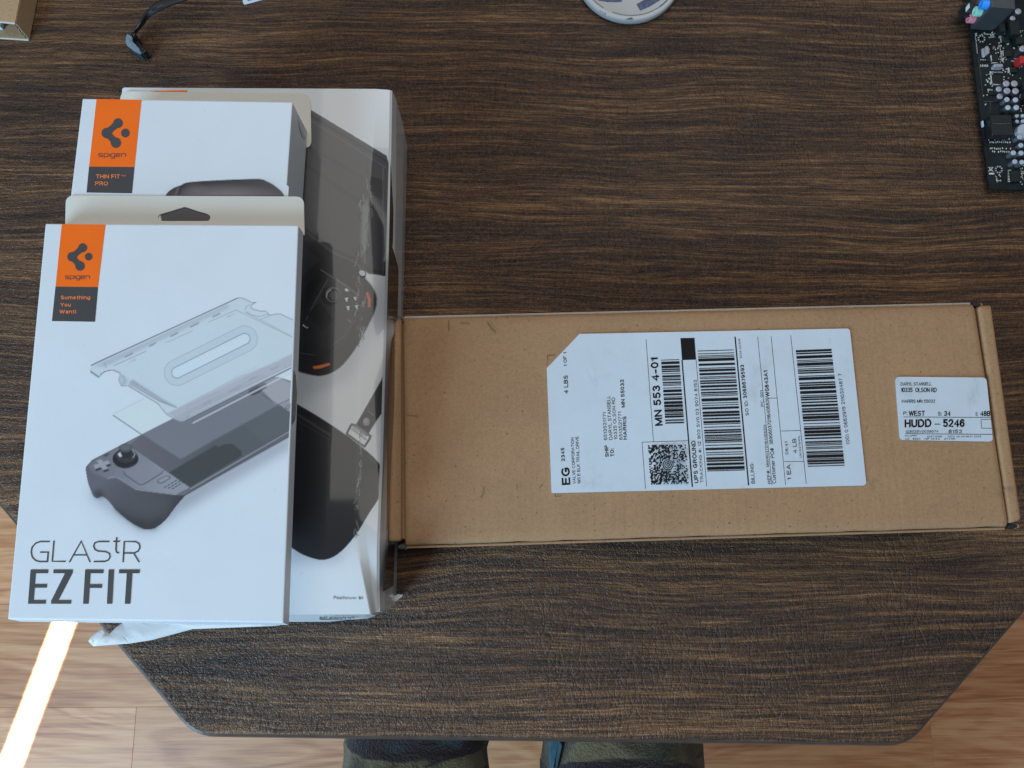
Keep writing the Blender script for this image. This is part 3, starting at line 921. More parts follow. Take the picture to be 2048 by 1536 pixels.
    def crack(pts, n, wid):
        for k in range(n):
            t = random.random() * (len(pts) - 1.001); i = int(t); f = t - i
            x = pts[i][0] * (1 - f) + pts[i + 1][0] * f + random.gauss(0, wid); y = pts[i][1] * (1 - f) + pts[i + 1][1] * f
            q = [(x, y)]
            for s in range(random.randint(2, 4)):
                q.append((q[-1][0] + random.gauss(0, 1.6), q[-1][1] + random.uniform(2, 7)))
            x0, y0 = q[0]
            R.line(q, random.uniform(0.9, 1.8), g8(14, 14, 16) if random.random() < 0.5 else g8(128, 136, 132), 0.85)
    lp = [(735, 330), (728, 385), (718, 434), (721, 476), (715, 511), (717, 560), (713, 600), (718, 652), (715, 680)]
    rp = [(739, 357), (740, 400), (736, 448), (732, 497), (735, 526), (729, 564), (725, 617), (728, 652), (724, 678)]
    R.fill([(727, 410), (735, 395), (738, 440), (733, 500), (722, 515), (722, 470), (724, 430)], g8(122, 130, 126), 0.75, 2.5)
    crack(lp, 46, 2.0); crack(rp, 44, 2.0)
    crack([(717, 905), (721, 930), (717, 965), (712, 1000), (710, 1060)], 30, 1.4)
    crack([(722, 848), (722, 880), (720, 905)], 9, 1.4)
    R.to_mesh('printed_picture', P(572, 600, Z_POUCH).x, XR - 0.0008, YB, YT - 0.0002,
              lambda x, y: pouch_z(x, y, 0.00032), mat_print('pouch_picture', (0.73, 0.75, 0.765), 0.36, 0.75), pouch, 0.00046, whole=True)
    p = Print(to=lambda a, b: (lambda q: Vector((q.x, q.y, float(pouch_z(q.x, q.y, 0.0005)))))(P(a, b, Z_POUCH)))
    p.text('Pouch', (667.6, 1198.4), (691, 1198.4), 6.6); p.text('(Poche)', (692, 1198.4), (713, 1198), 4.6); p.text('1pc', (717, 1198.2), (727, 1198), 6)
    p.done('pouch_lettering', M['grey_ink'], pouch)
    # printed end panel number
    G8N[:] = [205, 212, 224, 1.0]
    zl = Z_POUCH - 0.0105
    ln = P(600, 1246, Z_POUCH - 0.012).y

    def endp(a, b):
        q = P(a, b, Z_POUCH)
        t = min(1, max(0, (YB - q.y) / (YB - ln)))
        return Vector((q.x, q.y, Z_POUCH - 0.017 * t + 0.0012))
    p = Print(to=endp)
    p.text('AFA03731', (632, 1242.3), (703, 1243), 6.5, 0.3); p.stroke([(631, 1243.8), (706, 1245.2)], 1.6)
    p.done('end_panel_number', M['black'], pouch)
    # orange print on the far top edge
    p = Print(Z_POUCH + 0.0003)
    p.poly([(297, 181.5), (375, 180.5), (373, 184.5), (330, 184)])
    p.done('orange_tab_print', M['orange'], pouch)


paint_pouch()


# ================================================================== shared brand block on the accessory boxes
def spigen_word(p, A, B, h):
    """squarish lower-case brand lettering"""
    L = {'s': [[(.62, .72), (.05, .72), (.0, .66), (.0, .42), (.05, .37), (.57, .37), (.62, .31), (.62, .05), (.57, 0), (0, 0)]],
         'p': [[(0, -.35), (0, .72), (.57, .72), (.63, .66), (.63, .06), (.57, 0), (0, 0)]], 'i': [[(0, 0), (0, .72)]],
         'g': [[(.63, 0), (.06, 0), (0, .06), (0, .66), (.06, .72), (.63, .72), (.63, -.29), (.57, -.35), (.05, -.35)]],
         'e': [[(.60, 0), (.06, 0), (0, .06), (0, .66), (.06, .72), (.57, .72), (.63, .66), (.63, .38), (0, .38)]], 'n': [[(0, 0), (0, .72), (.57, .72), (.63, .66), (.63, 0)]]}
    x = 0.0; k = 0; adv = {'i': .22}
    for ch in 'spigen':
        for q in L[ch]:
            p.lift = 0.000003 * k; k += 1
            p.stroke([(A[0] + (x + a) / 4.62 * (B[0] - A[0]), A[1] - b * h * 1.15) for a, b in q], h * 0.17, cap=h * 0.05)
        x += adv.get(ch, .86)


def brand_block(box, z, top, mid_, bot, c4, wordA, wordB, wh, lines):
    """top/mid_/bot: left and right pixel of the three horizontal borders; c4: discs of the emblem (x, y, r)"""
    p = Print(z + 0.00012); p.poly([top[0], top[1], mid_[1], mid_[0]]); band = p.done('orange_band', M['orange'], box)
    p = Print(z + 0.00012); p.poly([mid_[0], mid_[1], bot[1], bot[0]]); gb = p.done('grey_band', M['dkgrey'], box)
    p = Print(z + 0.00022)
    for x, y, r in c4: p.disc(x, y, r, 24)
    (ax, ay, ar), (bx, by, br), (cx, cy, cr), _ = c4
    for (sx, sy, sr), (tx, ty, tr) in (((ax, ay, ar), (bx, by, br)), ((bx, by, br), (cx, cy, cr))):
        d = np.array([tx - sx, ty - sy]); L = np.linalg.norm(d); d /= L; nn = np.array([-d[1], d[0]])
        A, B = [], []
        for t in np.linspace(0, 1, 9):
            w = (sr * (1 - t) + tr * t) * (0.62 + 0.36 * (2 * t - 1) ** 2)
            c = np.array([sx, sy]) + d * L * t
            A.append(tuple(c + nn * w)); B.append(tuple(c - nn * w))
        p.poly(A + B[::-1])
    p.done('emblem', M['logo'], band)
    p = Print(z + 0.00022); spigen_word(p, wordA, wordB, wh); p.done('brand_lettering', M['logo'], band)
    p = Print(z + 0.00022)
    for s, A, B, h in lines: p.text(s, A, B, h, 0.7)
    p.done('orange_lettering', M['otext'], gb)


# ================================================================== slim case box (middle of the stack)
Z_THIN = CAM_Z - 0.415
tl, tr = P(165, 197, Z_THIN), P(585, 204, Z_THIN)
ux = (tr - tl).normalized(); uy = Vector((-ux.y, ux.x, 0))
LEN = 0.262
thin = thing('case_box', (tl.x + 0.06, tl.y - LEN / 2, Z_POUCH), 'white carton with grey band reading THIN FIT PRO, between two other cartons', 'box', 'boxed accessories stacked on the table')
quad = [tl, tr, tr - uy * LEN, tl - uy * LEN]
prism('carton', [xy(v) for v in quad], Z_POUCH + 0.0022, Z_THIN, M['white'], thin, 0.0007)
tabp = round_corners([Vector(v) for v in [P(243, 240, Z_POUCH), P(242.5, 185, Z_POUCH), P(622, 190, Z_POUCH), P(624, 300, Z_POUCH)]], 0.006, lambda p: False)
prism('hang_tab', [xy(v) for v in tabp], Z_POUCH + 0.0006, Z_POUCH + 0.0015, M['cream'], thin)
brand_block(thin, Z_THIN, [(193, 197.8), (283, 199.5)], [(178, 333), (269, 334)], [(173, 385), (264, 386.5)],
            [(236, 246.2, 9.8), (213.2, 266, 10.4), (231.8, 285.4, 10.4), (250.6, 266, 8.8)], (197, 313.5), (255, 313.5), 7.5,
            [('THIN FIT', (192, 357), (240, 357), 8.2), ('TM', (242, 353), (251, 353), 3), ('PRO', (190, 371), (216, 371), 8.2)])
R = Raster(300, 340, 600, 470)
case = catmull([(322, 420), (332, 391), (345, 378), (361, 371.5), (387, 364), (507.7, 358.5), (533.7, 363.4), (553, 375), (568, 392), (574, 430)], 5)
R.fill([(320, 400), (340, 376), (540, 358), (570, 385), (575, 440), (320, 440)], g8(150, 145, 150), 0.25, 6)
R.fill(case + [(574, 468), (322, 468)], R.grad(440, 358, g8(58, 54, 56), 445, 400, g8(84, 80, 84)))
R.ell(450, 392, 70, 16, 0, g8(128, 118, 122), 0.7, 1.2); R.ell(392, 385, 18, 14, 0.2, g8(112, 105, 108), 0.5, 1.2)
R.line([(357, 374), (353, 384), (350, 392)], 4, g8(98, 94, 98), 0.8, 2); R.line([(362, 374), (358, 392)], 2, g8(28, 27, 28), 0.8)
R.line(case, 1.5, g8(40, 38, 40), 0.8)
R.to_mesh('printed_picture', P(320, 400, Z_THIN).x, P(576, 400, Z_THIN).x, P(450, 462, Z_THIN).y, P(450, 350, Z_THIN).y, lambda x, y: x * 0 + Z_THIN + 0.00002, mat_print('case_picture'), thin, 0.0005)
# worn tape scar on the right wall
tx = tr.x + 0.0003
p = Print(to=lambda a, b: P_plane(a, b, (tr.x + 0.0004, tr.y, 0), ux))
p._up = lambda pts, normal=None: [Vector(q) + ux * 0.00005 for q in pts]
p.poly([(597, 238), (606, 262), (612, 276), (606, 275), (599, 255)])
p.done('tape_scar', M['cream'], thin)

# ================================================================== screen protector box (top of the stack)
Z_EZ = CAM_Z - 0.403
ez_px = [(15, 1238.5), (567, 1245.5), (597, 450.5), (90.5, 447)]
ezq = [P(a, b, Z_EZ) for a, b in ez_px]
ez = thing('screen_protector_box', ((ezq[0].x + ezq[1].x) / 2, (ezq[0].y + ezq[2].y) / 2, Z_THIN), 'white screen protector carton reading GLAStR EZ FIT, topmost of the stack', 'box', 'boxed accessories stacked on the table')
ez_c = prism('carton', [xy(v) for v in ezq], Z_THIN + 0.0010, Z_EZ, M['white'], ez, 0.0008, None, 3)
for v in ez_c.data.vertices:                                   # end panel bulges out below
    w_ = v.co + wloc(ez)
    if w_.y < ezq[0].y + 0.004: v.co.y -= 0.0030 * (Z_EZ - w_.z) / (Z_EZ - Z_THIN)


def build_tab():
    zt = Z_THIN + 0.0009
    outer = [Vector(v) for v in (P(130, 470, zt), P(131.5, 391, zt), P(607.5, 393, zt), P(609, 470, zt))]
    outer = round_corners(outer, 0.005, lambda p: p.y < P(300, 440, zt).y)
    hole_px = catmull([(316, 436), (318, 430), (325, 427), (345, 421), (366, 414.5), (373, 414.5), (395, 422), (415, 428), (420.5, 434), (418, 440.5), (410, 442), (370, 442), (330, 442), (320, 441)], 3, True)
    hole = [P(a, b, zt) for a, b in hole_px]
    bm = bmesh.new()
    edges = []
    for loop in (outer, hole):
        vs = [bm.verts.new((v.x, v.y, zt)) for v in loop]
        for i in range(len(vs)): edges.append(bm.edges.new((vs[i], vs[(i + 1) % len(vs)])))
    bmesh.ops.triangle_fill(bm, edges=edges, use_beauty=True)
    r = bmesh.ops.extrude_face_region(bm, geom=bm.faces[:])
    for g in r['geom']:
        if isinstance(g, bmesh.types.BMVert): g.co.z -= 0.0007
    bmesh.ops.recalc_face_normals(bm, faces=bm.faces)
    link_mesh('hang_tab', bm_mesh(bm), M['cream'], ez)


build_tab()
brand_block(ez, Z_EZ, [(123.5, 448), (211, 449)], [(111, 573), (196, 574)], [(103.8, 642), (190, 643.5)],
            [(165.3, 495.5, 9), (144, 513.5, 9.6), (160, 532, 9.6), (177.2, 513.3, 7.6)], (130.5, 557.5), (182.5, 557.5), 7,
            [('Something', (121.5, 598.6), (180.5, 598.6), 7.4), ('You', (121, 613), (141.5, 613), 7.4), ('Want!', (119.2, 627), (152.5, 627), 7.6)])


def ez_lettering():
    s = 2.866
    q = lambda pts: [(a / s, 1000 + b / s) for a, b in pts]
    p = Print(Z_EZ + 0.00015)
    T = 8.2 / s
    p.stroke(q([(285, 238), (232, 238), (205, 247), (184, 270), (178, 298), (185, 328), (203, 346), (225, 353), (271, 353), (276, 299), (229, 299)]), T)
    p.stroke(q([(309, 233), (299, 352), (376, 352)]), T)
    p.stroke(q([(397, 357), (465, 236), (516, 357)]), T); p.stroke(q([(420, 315), (499, 315)]), T * 0.9)
    p.stroke(q([(627, 238), (565, 238), (543, 246), (536, 264), (545, 285), (563, 293), (605, 296), (626, 306), (631, 324), (622, 343), (603, 352), (537, 353)]), T)
    p.stroke(q([(669, 214), (664, 283), (668, 299), (682, 304)]), T * 1.1); p.stroke(q([(649, 237), (688, 237)]), T)
    p.stroke(q([(705, 357), (712, 238), (778, 239), (797, 250), (802, 270), (793, 292), (770, 304), (708, 304)]), T); p.stroke(q([(766, 305), (798, 357)]), T)
    p.done('thin_lettering', M['logo'], ez, 'thin grey letters reading GLAStR')
    p = Print(Z_EZ + 0.00015)

    def bar(x0, x1, y, h=22, sl=-0.05): p.poly(q([(x0 - sl * h / 2, y - h / 2), (x1 - sl * h / 2, y - h / 2), (x1 + sl * h / 2, y + h / 2), (x0 + sl * h / 2, y + h / 2)]))
    def stem(xt, xb, w, y0=398, y1=595): p.poly(q([(xt - w / 2, y0), (xt + w / 2, y0), (xb + w / 2, y1), (xb - w / 2, y1)]))
    stem(191, 176, 32); bar(180, 276, 409); bar(180, 269, 492); bar(165, 263, 584)
    bar(306, 417, 409); bar(293, 408, 584); p.poly(q([(372, 420), (415, 420), (336, 573), (295, 573)]))
    stem(504, 492, 32); bar(495, 593, 409); bar(495, 585, 493)
    stem(638, 628, 31); stem(744, 731, 32); bar(682, 801, 409)
    p.done('bold_lettering', M['logo'], ez, 'bold grey letters reading EZ FIT')


ez_lettering()


def paint_ez():
    R = Raster(160, 585, 602, 1110)
    A = lambda pts: [(160 + u / 4.452, 580 + v / 4.452) for u, v in pts]
    B = lambda pts: [(150 + u / 4.357, 780 + v / 4.357) for u, v in pts]
    # printed soft shadow under the console
    R.fill(B([(120, 930), (500, 1190), (640, 1260), (860, 1120), (1250, 830), (1900, 480), (1900, 360), (900, 800), (200, 760)]), g8(122, 124, 140), 0.62, 13)
    R.fill(B([(900, 960), (1900, 400), (1900, 480), (1250, 880), (900, 1050)]), g8(140, 140, 152), 0.5, 10)
    body = [(93, 700), (95, 670), (150, 610), (850, 250), (1300, 20), (1600, -130), (1780, -110), (1880, -80), (2010, -20), (2010, 330), (1870, 400), (1400, 665), (960, 920), (900, 990), (860, 1040), (800, 1120), (760, 1160), (700, 1200), (640, 1215), (590, 1208), (480, 1150), (360, 1050), (290, 965), (240, 930), (205, 940), (180, 940), (150, 905), (110, 800)]
    sm = B(body[:4]) + B(body[4:10]) + B(body[10:13]) + catmull(B(body[12:]), 4)
    R.fill(sm, R.grad(*B([(300, 760)])[0], g8(98, 97, 106), *B([(560, 1180)])[0], g8(60, 60, 64)))
    # grip shading
    R.fill(B([(280, 800), (520, 900), (860, 930), (820, 1080), (640, 1150), (430, 1010)]), g8(84, 84, 90), 0.7, 10)
    R.fill(B([(330, 1010), (500, 1130), (640, 1170), (760, 1110), (700, 1215), (560, 1205), (360, 1060)]), g8(56, 57, 60), 0.9, 4)
    R.fill(B([(150, 880), (230, 870), (260, 930), (190, 945)]), g8(58, 58, 64), 0.8, 4)
    # face plate
    face = B([(110, 660), (160, 610), (850, 252), (1300, 20), (1600, -130), (1780, -110), (1990, -20), (1990, 300), (1870, 345), (1005, 852), (880, 912), (540, 868), (360, 762), (285, 775), (150, 720)])
    R.fill(face, R.grad(*B([(200, 640)])[0], g8(110, 109, 119), *B([(800, 880)])[0], g8(140, 140, 152)), 1, 1.2)
    R.line(B([(285, 775), (320, 758), (370, 764), (450, 812), (530, 868), (700, 890), (880, 912), (960, 895)]), 1.3, g8(164, 164, 174), 0.6)
    R.line(B([(95, 680), (150, 612), (850, 252)]), 1.5, g8(70, 70, 76), 0.7)
    # bottom edge of the console
    R.fill(B([(1005, 852), (1880, 345), (1890, 400), (960, 920), (880, 915)]), g8(104, 104, 114), 0.9, 1)
    R.line(B([(1005, 862), (1880, 355)]), 1.6, g8(170, 170, 180), 0.55)
    R.line(B([(950, 920), (1400, 660), (1880, 395)]), 2.0, g8(66, 66, 72), 0.7)
    R.line(B([(1005, 885), (1880, 372)]), 1.2, g8(72, 72, 78), 0.6)
    # glass front
    glass = B([(470, 480), (590, 385), (1300, 20), (1540, -60), (1780, 130), (1995, 280), (1880, 345), (1005, 852)])
    R.fill(glass, R.grad(*B([(520, 480)])[0], g8(100, 98, 106), *B([(1200, 420)])[0], g8(84, 88, 94)), 1, 0.8)
    R.fill(B([(820, 718), (1225, 480), (1250, 497), (1310, 470), (1370, 468), (1450, 528), (1455, 575), (1005, 848)]), g8(64, 68, 70), 1, 1)
    R.fill(B([(1440, 310), (1780, 130), (1900, 215), (1900, 335), (1640, 450)]), g8(86, 92, 98), 0.8, 1)
    R.line(B([(1440, 310), (1610, 420)]), 1.2, g8(76, 78, 84), 0.7)
    R.line(B([(470, 480), (1005, 850)]), 1.1, g8(80, 80, 86), 0.8)
    # sheet of glass floating above
    sheet = B([(335, 215), (600, 80), (1000, -120), (1500, -70), (1780, 120), (920, 602), (580, 385)])
    R.fill(B([(335, 215), (620, 70), (850, 250), (580, 385)]), g8(203, 214, 218), 0.75, 0.8)
    R.fill(B([(585, 385), (850, 250), (1300, 20), (1560, -40), (1780, 125), (1200, 440), (920, 602)]), g8(128, 128, 140), 0.62, 1)
    R.line(B([(335, 222), (580, 388)]), 2.0, g8(92, 94, 100), 0.9)
    R.line(B([(335, 210), (600, 75)]), 0.9, g8(165, 172, 176), 0.8)
    R.line(B([(580, 388), (915, 600), (960, 585), (1770, 128)]), 1.0, g8(104, 104, 114), 0.5)
    # right-hand trackpad and stick at the far end
    R.fill(B([(1620, -20), (1740, 120), (1790, 130), (1890, 70), (1890, -60), (1760, -110)]), g8(156, 152, 162), 1, 1)
    R.line(B([(1630, 40), (1770, 128), (1890, 70)]), 1.5, g8(76, 75, 82), 0.8)
    R.ell(*B([(1580, -5)])[0], 18, 9, -0.5, g8(74, 74, 80), 0.95)
    R.ell(*B([(1640, -35)])[0], 8, 7, -0.4, g8(104, 103, 110), 0.9)
    R.ell(*B([(1855, 148)])[0], 6, 3, -0.5, g8(96, 95, 104)); R.ell(*B([(1855, 148)])[0], 4.6, 2, -0.5, g8(140, 138, 146))
    R.fill(B([(1880, -60), (1990, 0), (1990, 330), (1880, 345)]), g8(66, 62, 66), 0.55, 1)
    # thumbstick, d-pad, trackpad, button, speaker slots
    R.ell(*B([(440, 600)])[0], 26, 19, 0.0, g8(40, 40, 44)); R.ell(*B([(445, 570)])[0], 21, 15, 0, g8(58, 58, 62))
    R.line(B([(500, 520), (522, 560), (505, 590)]), 1.4, g8(190, 190, 196), 0.7)
    R.fill(B([(385, 530), (365, 570), (400, 590), (480, 595), (500, 540), (492, 500), (390, 500)]), g8(46, 46, 50), 1, 1)
    R.ell(*B([(440, 506)])[0], 13.5, 9.0, 0, g8(78, 77, 83)); R.ell(*B([(440, 500)])[0], 11, 6.0, 0, g8(98, 97, 104))
    R.fill(B([(372, 560), (392, 540), (410, 578), (392, 585)]), g8(206, 206, 210), 0.9, 0.7)
    for sh, c in (((8, 16), g8(40, 40, 44)), ((0, 0), g8(150, 149, 160))):
        dx, dy = sh
        R.fill(B([(160 + dx, 655 + dy), (205 + dx, 640 + dy), (185 + dx, 615 + dy), (225 + dx, 603 + dy), (250 + dx, 625 + dy), (285 + dx, 612 + dy), (308 + dx, 640 + dy), (268 + dx, 655 + dy), (290 + dx, 685 + dy), (245 + dx, 700 + dy), (225 + dx, 672 + dy), (175 + dx, 690 + dy)]), c, 1, 0.8)
    R.fill(B([(248, 570), (290, 552), (305, 560), (270, 582), (250, 580)]), g8(74, 73, 80), 1, 0.7)
    tp = B([(420, 705), (560, 640), (600, 630), (765, 700), (762, 725), (600, 822), (565, 825)])
    R.fill(tp, g8(130, 129, 140), 0.6, 2)
    R.line(B([(418, 708), (440, 740), (550, 818), (580, 826), (610, 815), (755, 725), (768, 704)]), 1.7, g8(64, 64, 70), 0.9)
    R.fill(B([(715, 800), (725, 780), (800, 745), (830, 750), (835, 768), (760, 815), (730, 815)]), g8(82, 82, 89), 1, 0.8)
    R.fill(B([(726, 797), (732, 784), (800, 752), (822, 757), (822, 767), (757, 805), (735, 806)]), g8(146, 146, 156), 1, 0.8)
    for i in range(3):
        for j in range(4):
            x, y = 790 + i * 34 + j * 30 - 4, 846 + i * 6 - j * 18
            R.line(B([(x - 9, y + 5), (x + 9, y - 5)]), 1.7, g8(46, 46, 50), 0.95)
    # clear frame above everything
    fr = A([(62, 690), (1300, 118), (1400, 72), (1440, 70), (1500, 95), (1530, 115), (1568, 108), (1525, 135), (1522, 160), (1560, 178), (1610, 188), (1650, 185), (1690, 225), (1740, 215), (1780, 212), (1990, 310), (1990, 640), (1890, 690), (940, 1165), (900, 1172), (850, 1155), (775, 1110), (690, 1010), (430, 850), (370, 855), (345, 805), (360, 745), (310, 715), (255, 715), (205, 735), (165, 780), (65, 712)])
    m = R.mask(fr)
    R.lay(R.blur(m, 0.5), g8(184, 197, 208), 0.62)
    over = R.mask(B([(800, 205), (950, 275), (1990, -190), (1990, -330), (1400, -110)]))
    R.lay(over * m, g8(168, 170, 180), 0.55)
    ink = g8(116, 121, 132)
    R.line(fr + fr[:1], 1.4, ink, 0.9)
    R.line(A([(62, 700), (165, 770)]), 2.2, g8(104, 108, 118), 0.8)
    R.line(A([(180, 752), (230, 722), (290, 712), (350, 735)]), 2.0, g8(106, 108, 116), 0.6)
    R.line(A([(62, 690), (160, 640), (1400, 74)]), 1.9, g8(88, 92, 102), 0.85)
    R.fill(A([(110, 680), (1310, 125), (1330, 155), (230, 680)]), g8(152, 158, 172), 0.6, 3)
    R.line(A([(215, 650), (232, 690)]), 2.5, g8(140, 146, 160), 0.5)
    R.line(A([(300, 675), (590, 545)]), 1.2, ink, 0.6); R.line(A([(1145, 285), (1390, 178), (1990, 470)]), 1.1, ink, 0.7); R.line(A([(1470, 195), (1900, 420)]), 2.4, g8(160, 166, 172), 0.6)
    R.line(A([(1610, 262), (1690, 228)]), 1.0, ink, 0.7); R.line(A([(1470, 175), (1480, 150), (1510, 130)]), 1.4, ink, 0.6); R.line(A([(1480, 195), (1530, 225), (1600, 235), (1680, 215)]), 1.4, ink, 0.6)
    for u, v, l in ((435, 578, 70), (645, 485, 55), (840, 395, 65), (1020, 310, 75), (1215, 222, 65), (1380, 880, 110), (1540, 785, 70), (1735, 692, 70), (1135, 1000, 70)):
        dx, dy = l * 0.45, -l * 0.22
        R.line(A([(u - dx, v - dy), (u + dx, v + dy)]), 3.4, g8(142, 146, 156), 0.75)
        R.line(A([(u - dx - 4, v - dy + 9), (u + dx - 4, v + dy + 9)]), 1.0, g8(112, 116, 126), 0.6)
    for a, b in (((300, 675), (580, 548)), ((760, 470), (1000, 365)), ((1450, 795), (1615, 712)), ((940, 1040), (1240, 905)), ((1785, 625), (1990, 535))):
        R.line(A([a, b]), 1.1, g8(132, 136, 146), 0.65)
    # tiny moulded lettering marks
    random.seed(3)
    for (u0, v0), (u1, v1) in (((430, 655), (490, 628)), ((790, 470), (1000, 365)), ((1380, 775), (1580, 690)), ((1310, 245), (1370, 222))):
        for t in np.linspace(0, 1, 9):
            u, v = u0 + (u1 - u0) * t, v0 + (v1 - v0) * t
            R.line(A([(u, v), (u + 4, v - 14)]), 1.0, g8(150, 156, 166), 0.6)
    # lower frame walls
    R.fill(A([(775, 1105), (880, 1052), (1900, 560), (1990, 560), (1990, 650), (940, 1165), (880, 1165)]), g8(164, 164, 176), 0.6, 2)
    R.line(A([(975, 1112), (1960, 640)]), 1.6, g8(214, 216, 224), 0.8); R.line(A([(940, 1165), (1990, 640)]), 1.6, g8(74, 74, 82), 0.9)
    R.line(A([(1005, 1185), (1880, 735)]), 3.6, g8(196, 196, 206), 0.65); R.line(A([(1003, 1150), (1003, 1195)]), 1.3, g8(96, 96, 104), 0.8)
    R.line(A([(930, 1150), (985, 1105), (1890, 665)]), 1.0, g8(112, 114, 124), 0.6)
    R.fill(A([(430, 820), (475, 800), (720, 960), (860, 1040), (860, 1050), (730, 1000)]), g8(146, 148, 162), 0.75, 1.5)
    R.line(A([(440, 835), (700, 985), (860, 1045)]), 1.4, g8(104, 106, 118), 0.8)
    R.line(A([(430, 855), (690, 1010), (775, 1110)]), 1.2, g8(120, 124, 134), 0.8)
    R.fill(A([(360, 745), (400, 760), (430, 800), (420, 840), (370, 855), (350, 800)]), g8(166, 172, 184), 0.6, 1.2)
    R.line(A([(375, 760), (400, 800), (385, 845)]), 1.4, g8(130, 134, 146), 0.6)
    # slot in the middle
    a, b = A([(865, 735)])[0], A([(1465, 435)])[0]
    d = R.dist([a, b])
    R.lay(np.clip((26 - d) / 0.7 + 0.5, 0, 1), g8(176, 191, 203), 0.55)
    R.lay(np.clip((1.1 - np.abs(d - 26)) / 0.7, 0, 1), g8(150, 160, 168), 0.7)
    R.lay(np.clip((11 - d) / 0.7 + 0.5, 0, 1), g8(199, 213, 224), 0.95)
    sh = np.clip((1.3 - np.abs(d - 11)) / 0.8, 0, 1)
    R.lay(sh, g8(112, 118, 128), 0.75)
    R.to_mesh('printed_picture', P(165, 900, Z_EZ).x, max(v.x for v in ezq), P(300, 1105, Z_EZ).y, P(300, 590, Z_EZ).y, lambda x, y: x * 0 + Z_EZ + 0.00002,
              mat_print('console_picture'), ez, 0.00042,
              inside=lambda x, y: x < ezq[1].x + (y - ezq[1].y) / (ezq[2].y - ezq[1].y) * (ezq[2].x - ezq[1].x) - 0.0007)
    # picture wrapping round the right edge
    nrm = Vector((ezq[2].y - ezq[1].y, -(ezq[2].x - ezq[1].x), 0)).normalized()

    def wall(t, zz): q = ezq[2] + (ezq[1] - ezq[2]) * t + nrm * 0.0003; return Vector((q.x, q.y, zz))
    t0, t1 = (765 - 450) / 795, (868 - 450) / 795
    me = mesh_from([wall(t0 - 0.01, Z_EZ - 0.0006), wall(t1, Z_EZ - 0.0006), wall(t1 - 0.015, Z_EZ - 0.007), wall(t1 - 0.05, Z_EZ - 0.0085), wall(t0 + 0.04, Z_EZ - 0.0085), wall(t0, Z_EZ - 0.005)], [(0, 1, 2, 3, 4, 5)])
    link_mesh('wrapped_print', me, plain('dark_print', (0.045, 0.042, 0.045), 0.4), ez)


paint_ez()

# ================================================================== shipping box
Z_SHIP = CAM_Z - 0.474
l0, l1, l2, l3 = [P(a, b, Z_SHIP) for a, b in ((810, 1091), (2019, 1053), (1950, 607), (806, 635))]
ship = thing('shipping_box', ((l0.x + l1.x) / 2, (l0.y + l2.y) / 2, TABLE_Z), 'long brown cardboard shipping box with a white address label', 'box')


